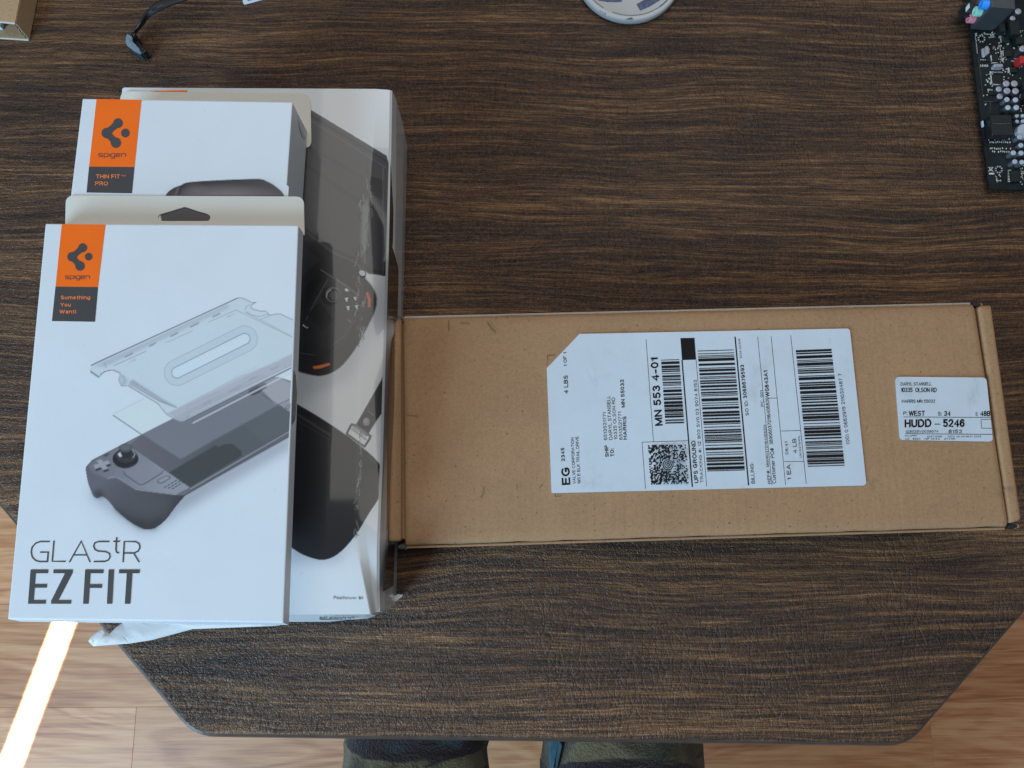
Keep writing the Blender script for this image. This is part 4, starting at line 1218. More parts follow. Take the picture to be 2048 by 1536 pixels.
def build_ship():
    # walls
    a = [P(x, y, Z_SHIP) for x, y in ((795, 1082), (2028, 1044), (1964, 612), (792, 641))]
    c = sum(a, Vector()) / 4
    w = [c + (v - c) * 0.988 for v in a]
    prism('carton', [xy(v) for v in w], TABLE_Z + 0.0003, Z_SHIP - 0.004, M['card'], ship, 0.0008)
    # lid panel with soft creased edges, gently bowed
    bm = bmesh.new(); nx, ny = 44, 18
    prof = [0.0, 0.006, 0.02, 0.05] + list(np.linspace(0.1, 0.9, 9)) + [0.95, 0.98, 0.994, 1.0]
    from mathutils import noise as mn
    rows_ = []
    sx = [0.0, 0.003] + list(np.linspace(0.01, 0.99, 40)) + [0.997, 1.0]
    for v in prof:
        row = []
        for u in sx:
            q = (l0 * (1 - u) + l1 * u) * (1 - v) + (l3 * (1 - u) + l2 * u) * v
            e = min(v, 1 - v); z = Z_SHIP - 0.0024 * math.exp(-e / 0.008) + 0.0007 * math.sin(math.pi * u) * math.sin(math.pi * v)
            z += 0.0003 * mn.noise(Vector((q.x * 30, q.y * 30, 1)))
            if e == 0:                                   # slightly ragged long folds
                q = q + Vector((0, 0.0006 * mn.noise(Vector((q.x * 60, 3, 5))), 0))
            if min(u, 1 - u) == 0: z -= 0.0012
            row.append(bm.verts.new((q.x, q.y, z)))
        rows_.append(row)
    for i in range(len(prof) - 1):
        for j in range(len(sx) - 1):
            bm.faces.new((rows_[i][j], rows_[i][j + 1], rows_[i + 1][j + 1], rows_[i + 1][j]))
    top_f = bm.faces[:]
    r = bmesh.ops.extrude_face_region(bm, geom=top_f)
    # the extruded copy becomes the top; sink the original
    for g in r['geom']:
        pass
    ex_v = [g for g in r['geom'] if isinstance(g, bmesh.types.BMVert)]
    for v in bm.verts:
        if v not in set(): pass
    s_ex = set(ex_v)
    for v in bm.verts:
        if v not in s_ex: v.co.z -= 0.0035
    bmesh.ops.recalc_face_normals(bm, faces=bm.faces)
    link_mesh('lid', bm_mesh(bm), M['card'], ship, smooth=True)
    # front hanging edge of the lid, rolled over
    for A, B, s in ((l0, l1, -1), (l3, l2, 1)):
        d = (B - A).normalized(); nn = Vector((-d.y, d.x, 0)) * s
        poly = [A + nn * 0.0003, B + nn * 0.0003, B + nn * 0.0021, A + nn * 0.0021]
        prism('lid_skirt', [xy(v) for v in poly], TABLE_Z + 0.002, Z_SHIP - 0.0042, M['card_edge'] if s > 0 else M['card'], ship, 0.0009)
    # rolled double end walls
    for pts in ([(776, 1084), (803, 1083), (803, 636), (780, 640)], [(2020, 1048), (2044, 1040), (1983.5, 609), (1956, 612)]):
        q = [P(x, y, Z_SHIP) for x, y in pts]
        q[1] = q[1] if pts[0][0] < 1000 else q[1]
        bm = bmesh.new(); add_prism(bm, [xy(v) for v in q], TABLE_Z + 0.0006, Z_SHIP + 0.0003, 0.0028, 4)
        link_mesh('end_wall', bm_mesh(bm), M['card'], ship, smooth=True)
    # torn corrugated ears at the corners; black pieces added as the holes' shade
    random.seed(8)
    for x, y in ((1957, 607), (2030, 1052), (806, 1093), (797, 636)):
        for k in range(2):
            q = P(x + k * 6 - 2, y, Z_SHIP - 0.003)
            bm = bmesh.new()
            pts = [(q.x - 0.003, q.y - 0.0012), (q.x, q.y - 0.002), (q.x + 0.0035, q.y - 0.0008), (q.x + 0.0028, q.y + 0.0011), (q.x - 0.001, q.y + 0.0018), (q.x - 0.0028, q.y + 0.0008)]
            add_prism(bm, pts, Z_SHIP - 0.012, Z_SHIP - 0.0042 - k * 0.001, 0.0004, 1)
            link_mesh('torn_ear_and_gap_shade', bm_mesh(bm), M['card'] if k else M['plastic'], ship)
    # scuffs and printed corner marks
    zt = Z_SHIP + 0.0011
    p = Print(zt)
    for pts, w in (([(814, 829), (826, 831), (838, 832)], 1.0), ([(968, 972), (966, 985), (962, 996)], 1.6), ([(975, 643), (983, 655), (992, 663)], 2.0), ([(897, 640), (898, 660)], 1.6), ([(1033, 968), (1035, 978)], 1.6), ([(1085, 968), (1079, 976)], 1.4), ([(920, 644), (940, 646)], 1.4)):
        p = Print(zt); p.stroke(pts, w); p.done('scuff_mark', M['scuff'], ship)
    p = Print(zt)
    p.stroke([(1111, 710), (1095, 710)], 0.8); p.stroke([(1095, 710), (1096, 723)], 0.8); p.done('corner_mark', M['black'], ship); p = Print(zt); p.stroke([(1110, 984), (1111, 992.5)], 0.8); p.stroke([(1111, 992.5), (1124, 991.5)], 0.8)
    p.done('corner_mark', M['black'], ship)


build_ship()


def build_labels():
    zt = Z_SHIP + 0.0012
    lab = prism('shipping_label', pxpoly([(1103.5, 986), (1109, 986.2), (1728, 971), (1732.5, 966), (1700, 661), (1696, 657), (1159, 667.8), (1093.5, 736.5), (1103, 981)], zt), Z_SHIP - 0.0006, zt, M['label'], ship, 0, 'white shipping label with chamfered corner, barcodes and sideways lettering')
    z = zt + 0.00012
    a = lambda u, v: (1080 + u / 4.2667, 640 + v / 4.2667)
    b = lambda u, v: (1370 + u / 4.2676, 640 + v / 4.2676)
    T = [(a, 'EG', (260, 1405), (252, 1255), 73, 1.2), (a, '2345', (213, 1205), (207, 1090), 31, 1), (a, 'VALVE CORPORATION', (305, 1398), (288, 1003), 26, 0), (a, '195 E ELK TRAIL DRIVE', (347, 1398), (328, 993), 26, 0),
         (a, '4 LBS', (242, 628), (236, 472), 36, .8), (a, '1 OF 1', (230, 395), (225, 275), 28, .6), (a, 'SHIP', (588, 1168), (581, 1068), 32, 1), (a, 'TO:', (634, 1165), (628, 1095), 32, 1),
         (a, '6513521771', (573, 1025), (562, 788), 28, 0), (a, 'DARYL STANSELL', (619, 1022), (597, 645), 30, 0), (a, '10335 OLSON RD', (660, 1020), (638, 660), 28, 0), (a, '6513521771', (705, 1022), (692, 783), 28, 0),
         (a, 'HARRIS', (742, 1020), (736, 822), 32, 1), (a, 'MN 55032', (726, 745), (715, 507), 32, 1), (a, 'MN 553 4-01', (1048, 900), (1006, 318), 66, 1.2), (a, 'UPS GROUND', (1353, 1390), (1325, 1028), 36, 1.1),
         (a, 'TRACKING #: 1Z 802 5V0 03 9074 8152', (1396, 1388), (1336, 510), 26, 0.1),
         (b, 'BILLING:', (597, 1395), (583, 1215), 30, .2), (b, 'SO ID:', (545, 815), (533, 685), 28, .2), (b, '3068679593', (530, 668), (502, 380), 32, 1), (b, '63.5A 04/2015', (486, 325), (470, 158), 16, 0),
         (b, 'REF#:', (737, 1397), (722, 1275), 28, 0), (b, '3890603721164068201', (718, 1258), (690, 895), 22, 0), (b, 'PC. 001', (672, 738), (663, 600), 24, 0), (b, 'Customer PO#', (778, 1395), (757, 1092), 32, .1),
         (b, '389060372116406820', (752, 1062), (715, 660), 30, 0), (b, 'W0843A1', (722, 655), (703, 430), 34, 1.1), (b, '1 EA', (908, 1365), (900, 1232), 36, .3), (b, '06:41', (883, 1148), (876, 1037), 26, 0),
         (b, '4 LB', (957, 1138), (948, 1012), 34, .1), (b, 'USCS3TSH01L', (995, 1175), (980, 985), 16, 0), (b, '(00) 0 0662919 211032487 7', (1405, 1058), (1335, 455), 30, 0)]
    for f, s, A, B, h, bo in T:
        p = Print(z); p.text(s, f(*A), f(*B), h / 4.267, bo); p.done('text_line', M['black'], lab)
    p = Print(z)
    for f, A, B, w in ((a, (905, 165), (968, 1040), .9), (a, (870, 1043), (1260, 1030), .9), (a, (870, 1043), (900, 1440), .9), (a, (1212, 342), (1300, 1425), 2.6), (a, (1332, 340), (1422, 1420), .9), (b, (427, 142), (543, 1412), 2.6),
                       (b, (620, 142), (742, 1410), .8), (b, (735, 138), (858, 1408), .9), (b, (902, 130), (1035, 1400), .9), (b, (700, 668), (785, 666), .9), (b, (820, 948), (985, 943), .9), (b, (845, 1208), (1012, 1208), .9)):
        p = Print(z - 0.00003); p.stroke([f(*A), f(*B)], w); p.done('ruled_line', M['black'], lab)
    p = Print(z); p.poly([a(1198, 155), a(1318, 152), a(1332, 338), a(1212, 342)])
    p.done('black_block', M['black'], lab)
    random.seed(21)

    def barcode(q, n):
        """q: corners top-left, top-right, bottom-right, bottom-left; bars run left to right"""
        p = Print(z); y = 0.0; bars = []
        while len(bars) < n:
            w = random.choice((1, 1, 2, 2, 3, 4)); g = random.choice((1, 1, 1, 2, 2, 3)); bars.append((y, w)); y += w + g
        tot = bars[-1][0] + bars[-1][1]
        c = [np.array(v, float) for v in q]
        at = lambda u, v: tuple((c[0] * (1 - u) + c[1] * u) * (1 - v) + (c[3] * (1 - u) + c[2] * u) * v)
        for y0, w in bars:
            v0, v1 = y0 / tot, (y0 + w) / tot
            p.poly([at(0, v0), at(1, v0), at(1, v1), at(0, v1)])
        return p.done('barcode', M['black'], lab)
    barcode([a(1033, 340), a(1188, 335), a(1230, 880), a(1070, 885)], 26)
    barcode([b(107, 262), b(415, 252), b(510, 1283), b(190, 1292)], 44)
    barcode([b(945, 258), b(1250, 246), b(1362, 1243), b(1048, 1252)], 44)
    # dotted square code with a bullseye: random dots, carries nothing
    p = Print(z)
    c = [np.array(v, float) for v in ((1295.5, 890), (1371.5, 889.5), (1376, 967), (1301, 969.5))]
    at = lambda u, v: (c[0] * (1 - u) + c[1] * u) * (1 - v) + (c[3] * (1 - u) + c[2] * u) * v
    N = 30
    bx, by = 1335, 930
    for i in range(N):
        for j in range(N):
            q = at((i + 0.5 + 0.5 * (j % 2)) / (N + 0.5), (j + 0.5) / N)
            if np.hypot(q[0] - bx, q[1] - by) < 13 or random.random() > (0.60 if i < 15 else 0.46): continue
            r = 1.62
            p.poly([(q[0] + r * math.cos(t), q[1] + r * math.sin(t)) for t in (0.52, 1.57, 2.62, 3.67, 4.71, 5.76)])
    for r0, r1 in ((11, 9), (7.4, 5.4), (3.6, 1.8)): p.disc(bx, by, r0, 22, r1)
    p.done('dotted_code', M['black'], lab)
    # routing label
    r = lambda u, v: (1740 + u / 3.0715, 580 + v / 3.0715)
    rp = round_corners([P(*r(*v), zt) for v in ((157, 533), (715, 538), (756, 931), (186, 921))], 0.0028, lambda p: False)
    lab2 = prism('routing_label', [xy(v) for v in rp], Z_SHIP - 0.0008, zt, M['label'], ship, 0, 'small white routing label reading HUDD 5246')
    p = Print(z)
    for s, A, B, h, bo in (('DARYL STANSELL', (188, 587), (378, 587), 20, 0), ('10335  OLSON RD', (190, 628), (410, 628), 28, .2), ('HARRIS MN 55032', (196, 693), (400, 693), 20, .1), ('P:', (205, 768), (230, 768), 22, .3), ('WEST', (238, 774), (337, 774), 32, .6),
                           ('S:', (417, 772), (440, 772), 24, .3), ('34', (455, 774), (495, 774), 32, .6), ('I:', (650, 774), (664, 774), 26, .3), ('48B', (676, 775), (739, 775), 32, .8), ('HUDD', (213, 845), (378, 842), 50, 1.2), ('5246', (448, 843), (582, 842), 50, 1.2),
                           ('1Z8025V0039074', (217, 878), (420, 876), 15, .2), ('8152', (483, 880), (565, 880), 22, .5), ('NYLAPPM', (215, 901), (285, 900), 9, 0), ('EAST DOOR', (352, 905), (442, 905), 10, 0), ('NOV 25 05:36:31 2023', (482, 905), (682, 905), 10, 0),
                           ('US   5534    HIP 23.5.0    ZT411R', (217, 920), (522, 920), 11, .2)):
        p = Print(z); p.text(s, r(*A), r(*B), h / 3.0715, bo); p.done('text_line', M['black'], lab2)
    p = Print(z - 0.00003)
    p.stroke([r(395, 824), r(432, 824)], 1.6); p.stroke([r(205, 780), r(745, 783)], 1.0); p.stroke([r(215, 883), r(752, 887)], 1.1)
    p.stroke([r(746, 795), r(681, 796)], .9); p.stroke([r(681, 796), r(686, 849)], .9); p.stroke([r(686, 849), r(749, 850)], .9)
    p.done('ruled_line', M['black'], lab2)['kind'] = 'stuff'


build_labels()

# ================================================================== motherboard
def build_board():
    zb = TABLE_Z + 0.0045; zt = zb + 0.0016
    c0, c1 = P(1929, -30, zt), P(1978.5, 379, zt)
    d = (c0 - c1).normalized(); rgt = Vector((d.y, -d.x, 0))
    board = thing('motherboard', (c1.x + 0.06, c1.y + 0.08, TABLE_Z), 'dark computer motherboard crowded with capacitors, chips and coloured audio jacks', 'circuit board')
    poly = round_corners([c1, c1 + rgt * 0.16, c1 + rgt * 0.16 + d * 0.20, c1 + d * 0.20], 0.0035, lambda p: False)
    prism('circuit_board', [xy(v) for v in poly], zb, zt, M['pcb'], board, 0.0002)
    # solder pins below carry the board
    for k, (u, v) in enumerate(((0.01, 0.012), (0.15, 0.012), (0.15, 0.185), (0.01, 0.185))):
        q = c1 + rgt * u + d * v
        bm = bmesh.new(); add_cyl(bm, (q.x, q.y, TABLE_Z + 0.0002), (q.x, q.y, zb), 0.0012, None, 8)
        link_mesh('standoff', bm_mesh(bm), M['silver'], board)

    def box(name, px, py, w, l, h, mat, bev=0.00025, ang=0.0, z=None):
        """w, l in photograph pixels across / along; placed by its top centre"""
        z0 = z or zt; s = (CAM_Z - z0 - h) / F_PX * 1.0
        q = P(px, py, z0 + h)
        ca, sa = math.cos(ang), math.sin(ang)
        X = rgt * ca + d * sa; Y = d * ca - rgt * sa
        pl = [q - X * w * s / 2 - Y * l * s / 2, q + X * w * s / 2 - Y * l * s / 2, q + X * w * s / 2 + Y * l * s / 2, q - X * w * s / 2 + Y * l * s / 2]
        return prism(name, [xy(v) for v in pl], z0 + 0.00003, z0 + h, mat, board, bev, None, 1)
    # electrolytic capacitors: sleeve below, bright top
    caps = [(2013.2, 166.5, 7.2, .0080, 0), (2029.5, 166.4, 7.2, .0080, 0), (2015, 181, 7.2, .0080, 0), (2031.8, 181.4, 7.2, .0080, 0), (1998.5, 177.5, 6.6, .0045, 0), (2000.5, 192, 6.6, .0045, 0), (2045.5, 97, 7, .0078, 0), (2037, 22, 7, .009, 0), (2026, 36, 6, .006, 0),
            (2014.6, 198.3, 5.6, .0062, 1), (2031.8, 199, 5.8, .0062, 1), (2016.6, 214.4, 5.8, .0062, 1), (2033.5, 214.4, 6, .0062, 1), (2033.8, 231.7, 4, .0036, 1), (2034.8, 242.3, 4, .0036, 1), (2045.8, 231, 4, .0036, 1), (2046, 242, 4, .0036, 1),
            (2040, 273.2, 5.4, .0062, 1), (2042.6, 290, 5.4, .0062, 1), (2027.5, 305, 5.6, .0062, 1), (2043, 305.5, 5.6, .0062, 1), (2030.6, 322.7, 5.4, .0062, 1), (2044.7, 323.8, 5.4, .0062, 1), (2056, 166, 7, .0078, 0), (2058, 290, 5.5, .0062, 1), (2060, 306, 5.5, .0062, 1)]
    sleeve = plain('capacitor_sleeve', (0.05, 0.045, 0.055), 0.35, 0.2); top2 = plain('capacitor_polymer_top', (0.50, 0.56, 0.66), 0.35, 0.2, vary=0.1, vscale=500)
    for x, y, r, h, k in caps:
        rr = r * (CAM_Z - zt - h) / F_PX; q = P(x, y, zt + h)
        bm = bmesh.new(); add_cyl(bm, (q.x, q.y, zt), (q.x, q.y, zt + h - 0.0006), rr, None, 18)
        cp = link_mesh('capacitor', bm_mesh(bm), M['silver'] if k else sleeve, board, smooth=False)
        bm = bmesh.new(); add_cyl(bm, (q.x, q.y, zt + h - 0.0007), (q.x, q.y, zt + h - 0.0002), rr * 1.02, rr * 0.98, 18, False)
        add_cyl(bm, (q.x, q.y, zt + h - 0.0002), (q.x, q.y, zt + h), rr * 0.98, rr * 0.80, 18)
        link_mesh('capacitor_top', bm_mesh(bm), top2 if k else M['captop'], cp)
    # three stacked audio jacks with their housing
    A = P(1941, 58.5, zt); B = P(1986, 61.5, zt); H = 0.026
    dv = (B - A); back = Vector((-dv.y, dv.x, 0)).normalized() * 0.014
    house = prism('jack_housing', [xy(v) for v in (A, B, B + back, A + back)], zt, zt + H, M['steel'], board, 0.0003)
    prism('port_shell', [xy(v) for v in (A + back * 1.1 + dv * 0.05, B + back * 1.1, B + back * 3.2, A + back * 3.2 + dv * 0.05)], zt, zt + 0.027, M['silver'], board, 0.0004)
    axis = dv.normalized()
    for nm, col, zz in (('pink', 'pink', 0.0050), ('green', 'green', 0.0130), ('blue', 'blue', 0.0210)):
        q = A + back * 0.42 + Vector((0, 0, zz)) + axis * 0.0006
        bm = bmesh.new()
        add_cyl(bm, q + axis * 0.002, q - axis * 0.0052, 0.0037, 0.0036, 22, False)
        add_cyl(bm, q - axis * 0.0052, q - axis * 0.0056, 0.0036, 0.0028, 22, False)
        add_cyl(bm, q - axis * 0.0056, q - axis * 0.0052, 0.0028, 0.0018, 22, False)
        add_cyl(bm, q - axis * 0.0052, q + axis * 0.001, 0.0018, 0.0018, 22, False)
        bmesh.ops.recalc_face_normals(bm, faces=bm.faces)
        link_mesh('audio_jack', bm_mesh(bm), M[col], board, '%s audio jack' % nm, smooth=True)
    prism('optical_port', [xy(v) for v in pxpoly([(1931, 6), (1948, 2), (1950, 24), (1934, 26)], zt + 0.010)], zt, zt + 0.010, M['plastic'], board, 0.0003)
    prism('port_shutter', [xy(v) for v in pxpoly([(1931.5, 15), (1938.5, 6), (1939.5, 15), (1932, 24)], zt + 0.0103)], zt + 0.0100, zt + 0.0104, M['pale_line'], board)
    # crystals
    for x, y, w, l in ((1967.5, 105, 7, 22), (1975, 99.5, 8.5, 20), (1997, 130.5, 22, 8), (1993.5, 136, 22, 6)):
        h = 0.0036 if (x, y) in ((1975, 99.5), (1997, 130.5)) else 0.0016
        s = (CAM_Z - zt - h) / F_PX; q = P(x, y, zt + h); R_ = min(w, l) / 2 * s; hl = max(w, l) / 2 * s - R_
        ax = d if l > w else rgt; ay = rgt if l > w else d
        pl = []
        for e, st in ((1, -1), (-1, 1)):
            for t in np.linspace(-math.pi / 2, math.pi / 2, 8): pl.append(q + ax * (e * (hl + R_ * math.cos(t))) + ay * (R_ * math.sin(t) * e))
        prism('crystal', [xy(v) for v in pl], zt + 0.00003, zt + h, M['captop'], board, 0.0003, None, 1)
    # chips and blocks
    for x, y, w, l, h in ((1990, 116, 15, 16, .0012), (1993.2, 158, 20, 20, .0012), (1985.5, 185, 16, 10, .0012), (1977, 120, 9, 6, .001), (2012, 79, 18, 14, .002), (2016, 106, 17, 14, .002), (2028, 139, 17, 13, .002), (1981, 290.6, 11, 6, .001), (2002, 291, 8, 6, .001), (2031, 352, 20, 26, .002), (2005, 55, 14, 20, .006), (2030, 55, 22, 34, .007), (2040, 80, 18, 18, .004), (2055, 200, 12, 12, .004)):
        box('chip', x, y, w, l, h, M['chip'])
    for x, y, w, l in ((2004, 79, 3.6, 14), (2008.5, 106, 4, 13), (2018.5, 140, 4, 12), (1983, 116, 1.4, 14), (1990, 125, 14, 1.4), (1983.2, 158, 1.3, 20), (1994, 168.5, 18, 1.3)):
        box('heat_tab', x, y, w, l, .0012, M['solder'], 0.0001)
    box('slot_block', 2003.5, 250, 47, 48, .0075, M['plastic'], 0.0004)
    box('slot_latch', 1966.5, 247, 3, 14, .002, M['pale_line'], 0.0002)
    box('red_header', 2046, 118, 12, 17, .008, M['red'], 0.0004)
    q = P(2050, 262, zt + 0.003); bm = bmesh.new(); add_cyl(bm, (q.x, q.y, zt), (q.x, q.y, zt + 0.003), 0.0062, 0.0058, 28)
    link_mesh('coin_cell', bm_mesh(bm), top2, board)
    box('choke', 1988.5, 94.5, 5, 6, .002, M['gold'])
    # countless tiny soldered parts
    random.seed(5); bm = bmesh.new()

    def smd(x, y, w, l, h=0.0005):
        s = (CAM_Z - zt) / F_PX; q = P(x, y, zt)
        pl = [q - rgt * w * s / 2 - d * l * s / 2, q + rgt * w * s / 2 - d * l * s / 2, q + rgt * w * s / 2 + d * l * s / 2, q - rgt * w * s / 2 + d * l * s / 2]
        add_prism(bm, [xy(v) for v in pl], zt + 0.00003, zt + h)
    for cx_, cy_ in ((1962.5, 78), (1997, 339.5)):
        for k in range(8):
            t = 2 * math.pi * (k + 0.5) / 8; smd(cx_ + 6.3 * math.cos(t), cy_ + 6.0 * math.sin(t), 2.3, 2.3)
    for row, (yy, xs) in enumerate(((279, range(1977, 2018, 4)), (284.5, range(1979, 2020, 4)), (297.5, range(1980, 2022, 4)), (303.5, range(1985, 2018, 4)))):
        for x in xs:
            if random.random() < 0.85: smd(x + random.uniform(-.6, .6), yy + random.uniform(-.8, .8), 1.7, 3.4)
    for k in range(8): smd(2018.5, 341 + k * 3.2, 7, 1.5)
    for k in range(4): smd(1976 + k * 2.6, 182 + k * 0.3, 1.3, 9)
    for k in range(5): smd(1961 + k * 3.4, 132, 1.4, 5)
    for x0, x1, y0, y1, n in ((1948, 1990, 64, 72, 11), (1975, 2012, 66, 76, 10), (1994, 2046, 84, 98, 20), (1978, 2004, 86, 110, 9), (1970, 1986, 144, 178, 24), (2004, 2046, 118, 160, 30), (2010, 2046, 60, 72, 12), (1999, 2008, 100, 126, 12), (2040, 2047, 330, 370, 8), (1995, 2002, 348, 365, 6), (2036, 2047, 190, 250, 8), (1966, 1974, 190, 212, 4), (1992, 2012, 112, 126, 10)):
        for _ in range(n):
            w, l = random.choice(((1.6, 2.6), (2.6, 1.6), (2.0, 2.0), (1.3, 3.2)))
            smd(random.uniform(x0, x1), random.uniform(y0, y1), w, l, random.choice((.0004, .0007)))
    o = link_mesh('soldered_bits', bm_mesh(bm), M['solder'], board); o['kind'] = 'stuff'
    # silkscreen: tiny characters too small to read, a bin symbol, block print, board lines
    p = Print(zt + 0.0002)
    random.seed(9)

    def scrib(x0, y0, x1, y1, n):
        for k in range(n):
            t = k / max(1, n - 1); x, y = x0 + (x1 - x0) * t, y0 + (y1 - y0) * t
            p.stroke([(x - 1, y - 1.2), (x + .8, y + random.uniform(-1, 1.2)), (x + random.uniform(-1, 1), y + 1.2)], .7)
    scrib(1950.5, 68, 1954.5, 106, 14); scrib(1973, 69, 1988, 69, 8); scrib(1978, 75, 1989, 74, 6); scrib(2000, 96, 2004, 122, 10); scrib(2011, 66, 2032, 69, 10); scrib(1980, 144.5, 2004, 145, 10); scrib(1991, 352, 1994, 364, 5); scrib(2041, 338, 2045, 358, 7); scrib(2028, 117.5, 2037, 117.5, 4); scrib(1961, 120, 1970, 120, 4)
    p.poly([(1977.5, 346), (1988, 346), (1988, 349.2), (1977.5, 349.2)])
    p.stroke([(1976, 334.5), (1986, 343.5)], .9); p.stroke([(1986, 334.5), (1976, 343.5)], .9); p.stroke([(1978.5, 335), (1984, 335), (1983, 342), (1979.5, 342), (1978.5, 335)], .7)
    p.disc(1992.8, 360.5, 1.6, 10)
    p.done('silkscreen_print', M['silk'], board)['kind'] = 'stuff'
    p = Print(zt + 0.0077)
    for k in range(9):
        x = 1985 + k * 3.9
        p.stroke([(x, 247), (x + random.uniform(1, 2.6), 247.6 + random.uniform(-1, 1))], 1.2)
    p.done('block_print', M['thin_ink'], board)['kind'] = 'stuff'
    p = Print(zt + 0.00012)
    p.stroke([(1957, 118), (1959, 114), (1957.6, 110)], .9); p.stroke([(1957, 118), (1966.5, 196)], 1.0); p.stroke([(1967.5, 203), (1998, 203)], 1.4); p.stroke([(1981, 203), (1980, 225)], 1.0); p.disc(1962.5, 78, 9, 20, 7.9); p.disc(1997, 339.5, 9, 20, 7.9)
    p.done('copper_trace', M['trace'], board)['kind'] = 'stuff'
    p = Print(zt + 0.00025)
    p.disc(1962.5, 77.5, 3.6, 14); p.done('mounting_hole', M['black'], board); p = Print(zt + 0.00025); p.disc(1997, 339.5, 3.8, 14)
    p.done('mounting_hole', M['black'], board)


build_board()

# ================================================================== round coaster at the back
def build_coaster():
    z1 = TABLE_Z + 0.0075
    q0 = P(1258, 50, TABLE_Z + 0.001)
    a, b = P(1165, 0, TABLE_Z + 0.001), P(1350.5, 0, TABLE_Z + 0.001)
    # circle through the three visible edge points
    ax, ay, bx, by, cx_, cy_ = a.x, a.y, b.x, b.y, q0.x, q0.y
    dd = 2 * (ax * (by - cy_) + bx * (cy_ - ay) + cx_ * (ay - by))
    ux_ = ((ax ** 2 + ay ** 2) * (by - cy_) + (bx ** 2 + by ** 2) * (cy_ - ay) + (cx_ ** 2 + cy_ ** 2) * (ay - by)) / dd
    uy_ = ((ax ** 2 + ay ** 2) * (cx_ - bx) + (bx ** 2 + by ** 2) * (ax - cx_) + (cx_ ** 2 + cy_ ** 2) * (bx - ax)) / dd
    C = Vector((ux_, uy_, 0)); r = (Vector((cx_, cy_, 0)) - C).length
    t = thing('round_coaster', (C.x, C.y, TABLE_Z), 'round white coaster with dark blue patches and a thin dark rim line', 'coaster')
    prof = [(0, .0002), (r * .95, .0002), (r * .99, .0012), (r, .003), (r * .995, .0058), (r * .975, .0068), (r * .92, .0070), (r * .90, .0066), (0, .0066)]
    n = 72; V, F = [], []
    for rr, zz in prof:
        for i in range(n): V.append((C.x + rr * math.cos(2 * math.pi * i / n), C.y + rr * math.sin(2 * math.pi * i / n), TABLE_Z + zz))
    for k in range(len(prof) - 1):
        for i in range(n):
            F.append((k * n + i, k * n + (i + 1) % n, (k + 1) * n + (i + 1) % n, (k + 1) * n + i))
    me = mesh_from(V, F); bm = bmesh.new(); bm.from_mesh(me); bmesh.ops.remove_doubles(bm, verts=bm.verts, dist=1e-6); bmesh.ops.recalc_face_normals(bm, faces=bm.faces); bm.to_mesh(me); bm.free()
    link_mesh('disc', me, M['coaster'], t, smooth=True)
    z = TABLE_Z + 0.0069
    p = Print(z)
    p.poly([(1196, -30), (1197, 0.5), (1215, 3.4), (1232, 4), (1244, 2.8), (1240, -30)])
    p.poly([(1273, 8), (1280.5, 21), (1300, 12.5), (1320, 0), (1330, -12), (1300, -20), (1293, -3)])
    for s in ((-1, 1)):
        pass
    p.done('blue_patch', M['cobalt'], t)
    p = Print(TABLE_Z + 0.0072)
    cpx = [P(1258, 41, z)]
    ring = []
    rr = r * 0.905
    for i in range(60):
        tt = -math.pi * (0.12 + 0.76 * i / 59)
        ring.append((C.x + rr * math.cos(tt), C.y + rr * math.sin(tt)))
    V, F = [], []
    for i, (x, y) in enumerate(ring):
        dx, dy = (x - C.x) / rr, (y - C.y) / rr; w = 0.00022 + (0.0003 if i < 14 else 0)
        V += [(x + dx * w, y + dy * w, TABLE_Z + 0.0072), (x - dx * w, y - dy * w, TABLE_Z + 0.0072)]
    for i in range(59):
        if not 38 < i < 44: F.append((2 * i, 2 * i + 1, 2 * i + 3, 2 * i + 2))
    link_mesh('rim_line', mesh_from(V, F), M['dkline'], t)
    p = Print(TABLE_Z + 0.0073)
    p.poly([(1250, 38.3), (1263.5, 34.5), (1266.5, 39)])
    p.stroke([(1199, 19.5), (1200, 22.5), (1203, 24.5)], .8); p.stroke([(1205, 22), (1204, 26)], .7); p.stroke([(1207, 26), (1208, 29), (1211, 28.5), (1210, 25.5), (1207, 26)], .7)
    p.done('edge_mark', M['dkline'], t)


build_coaster()

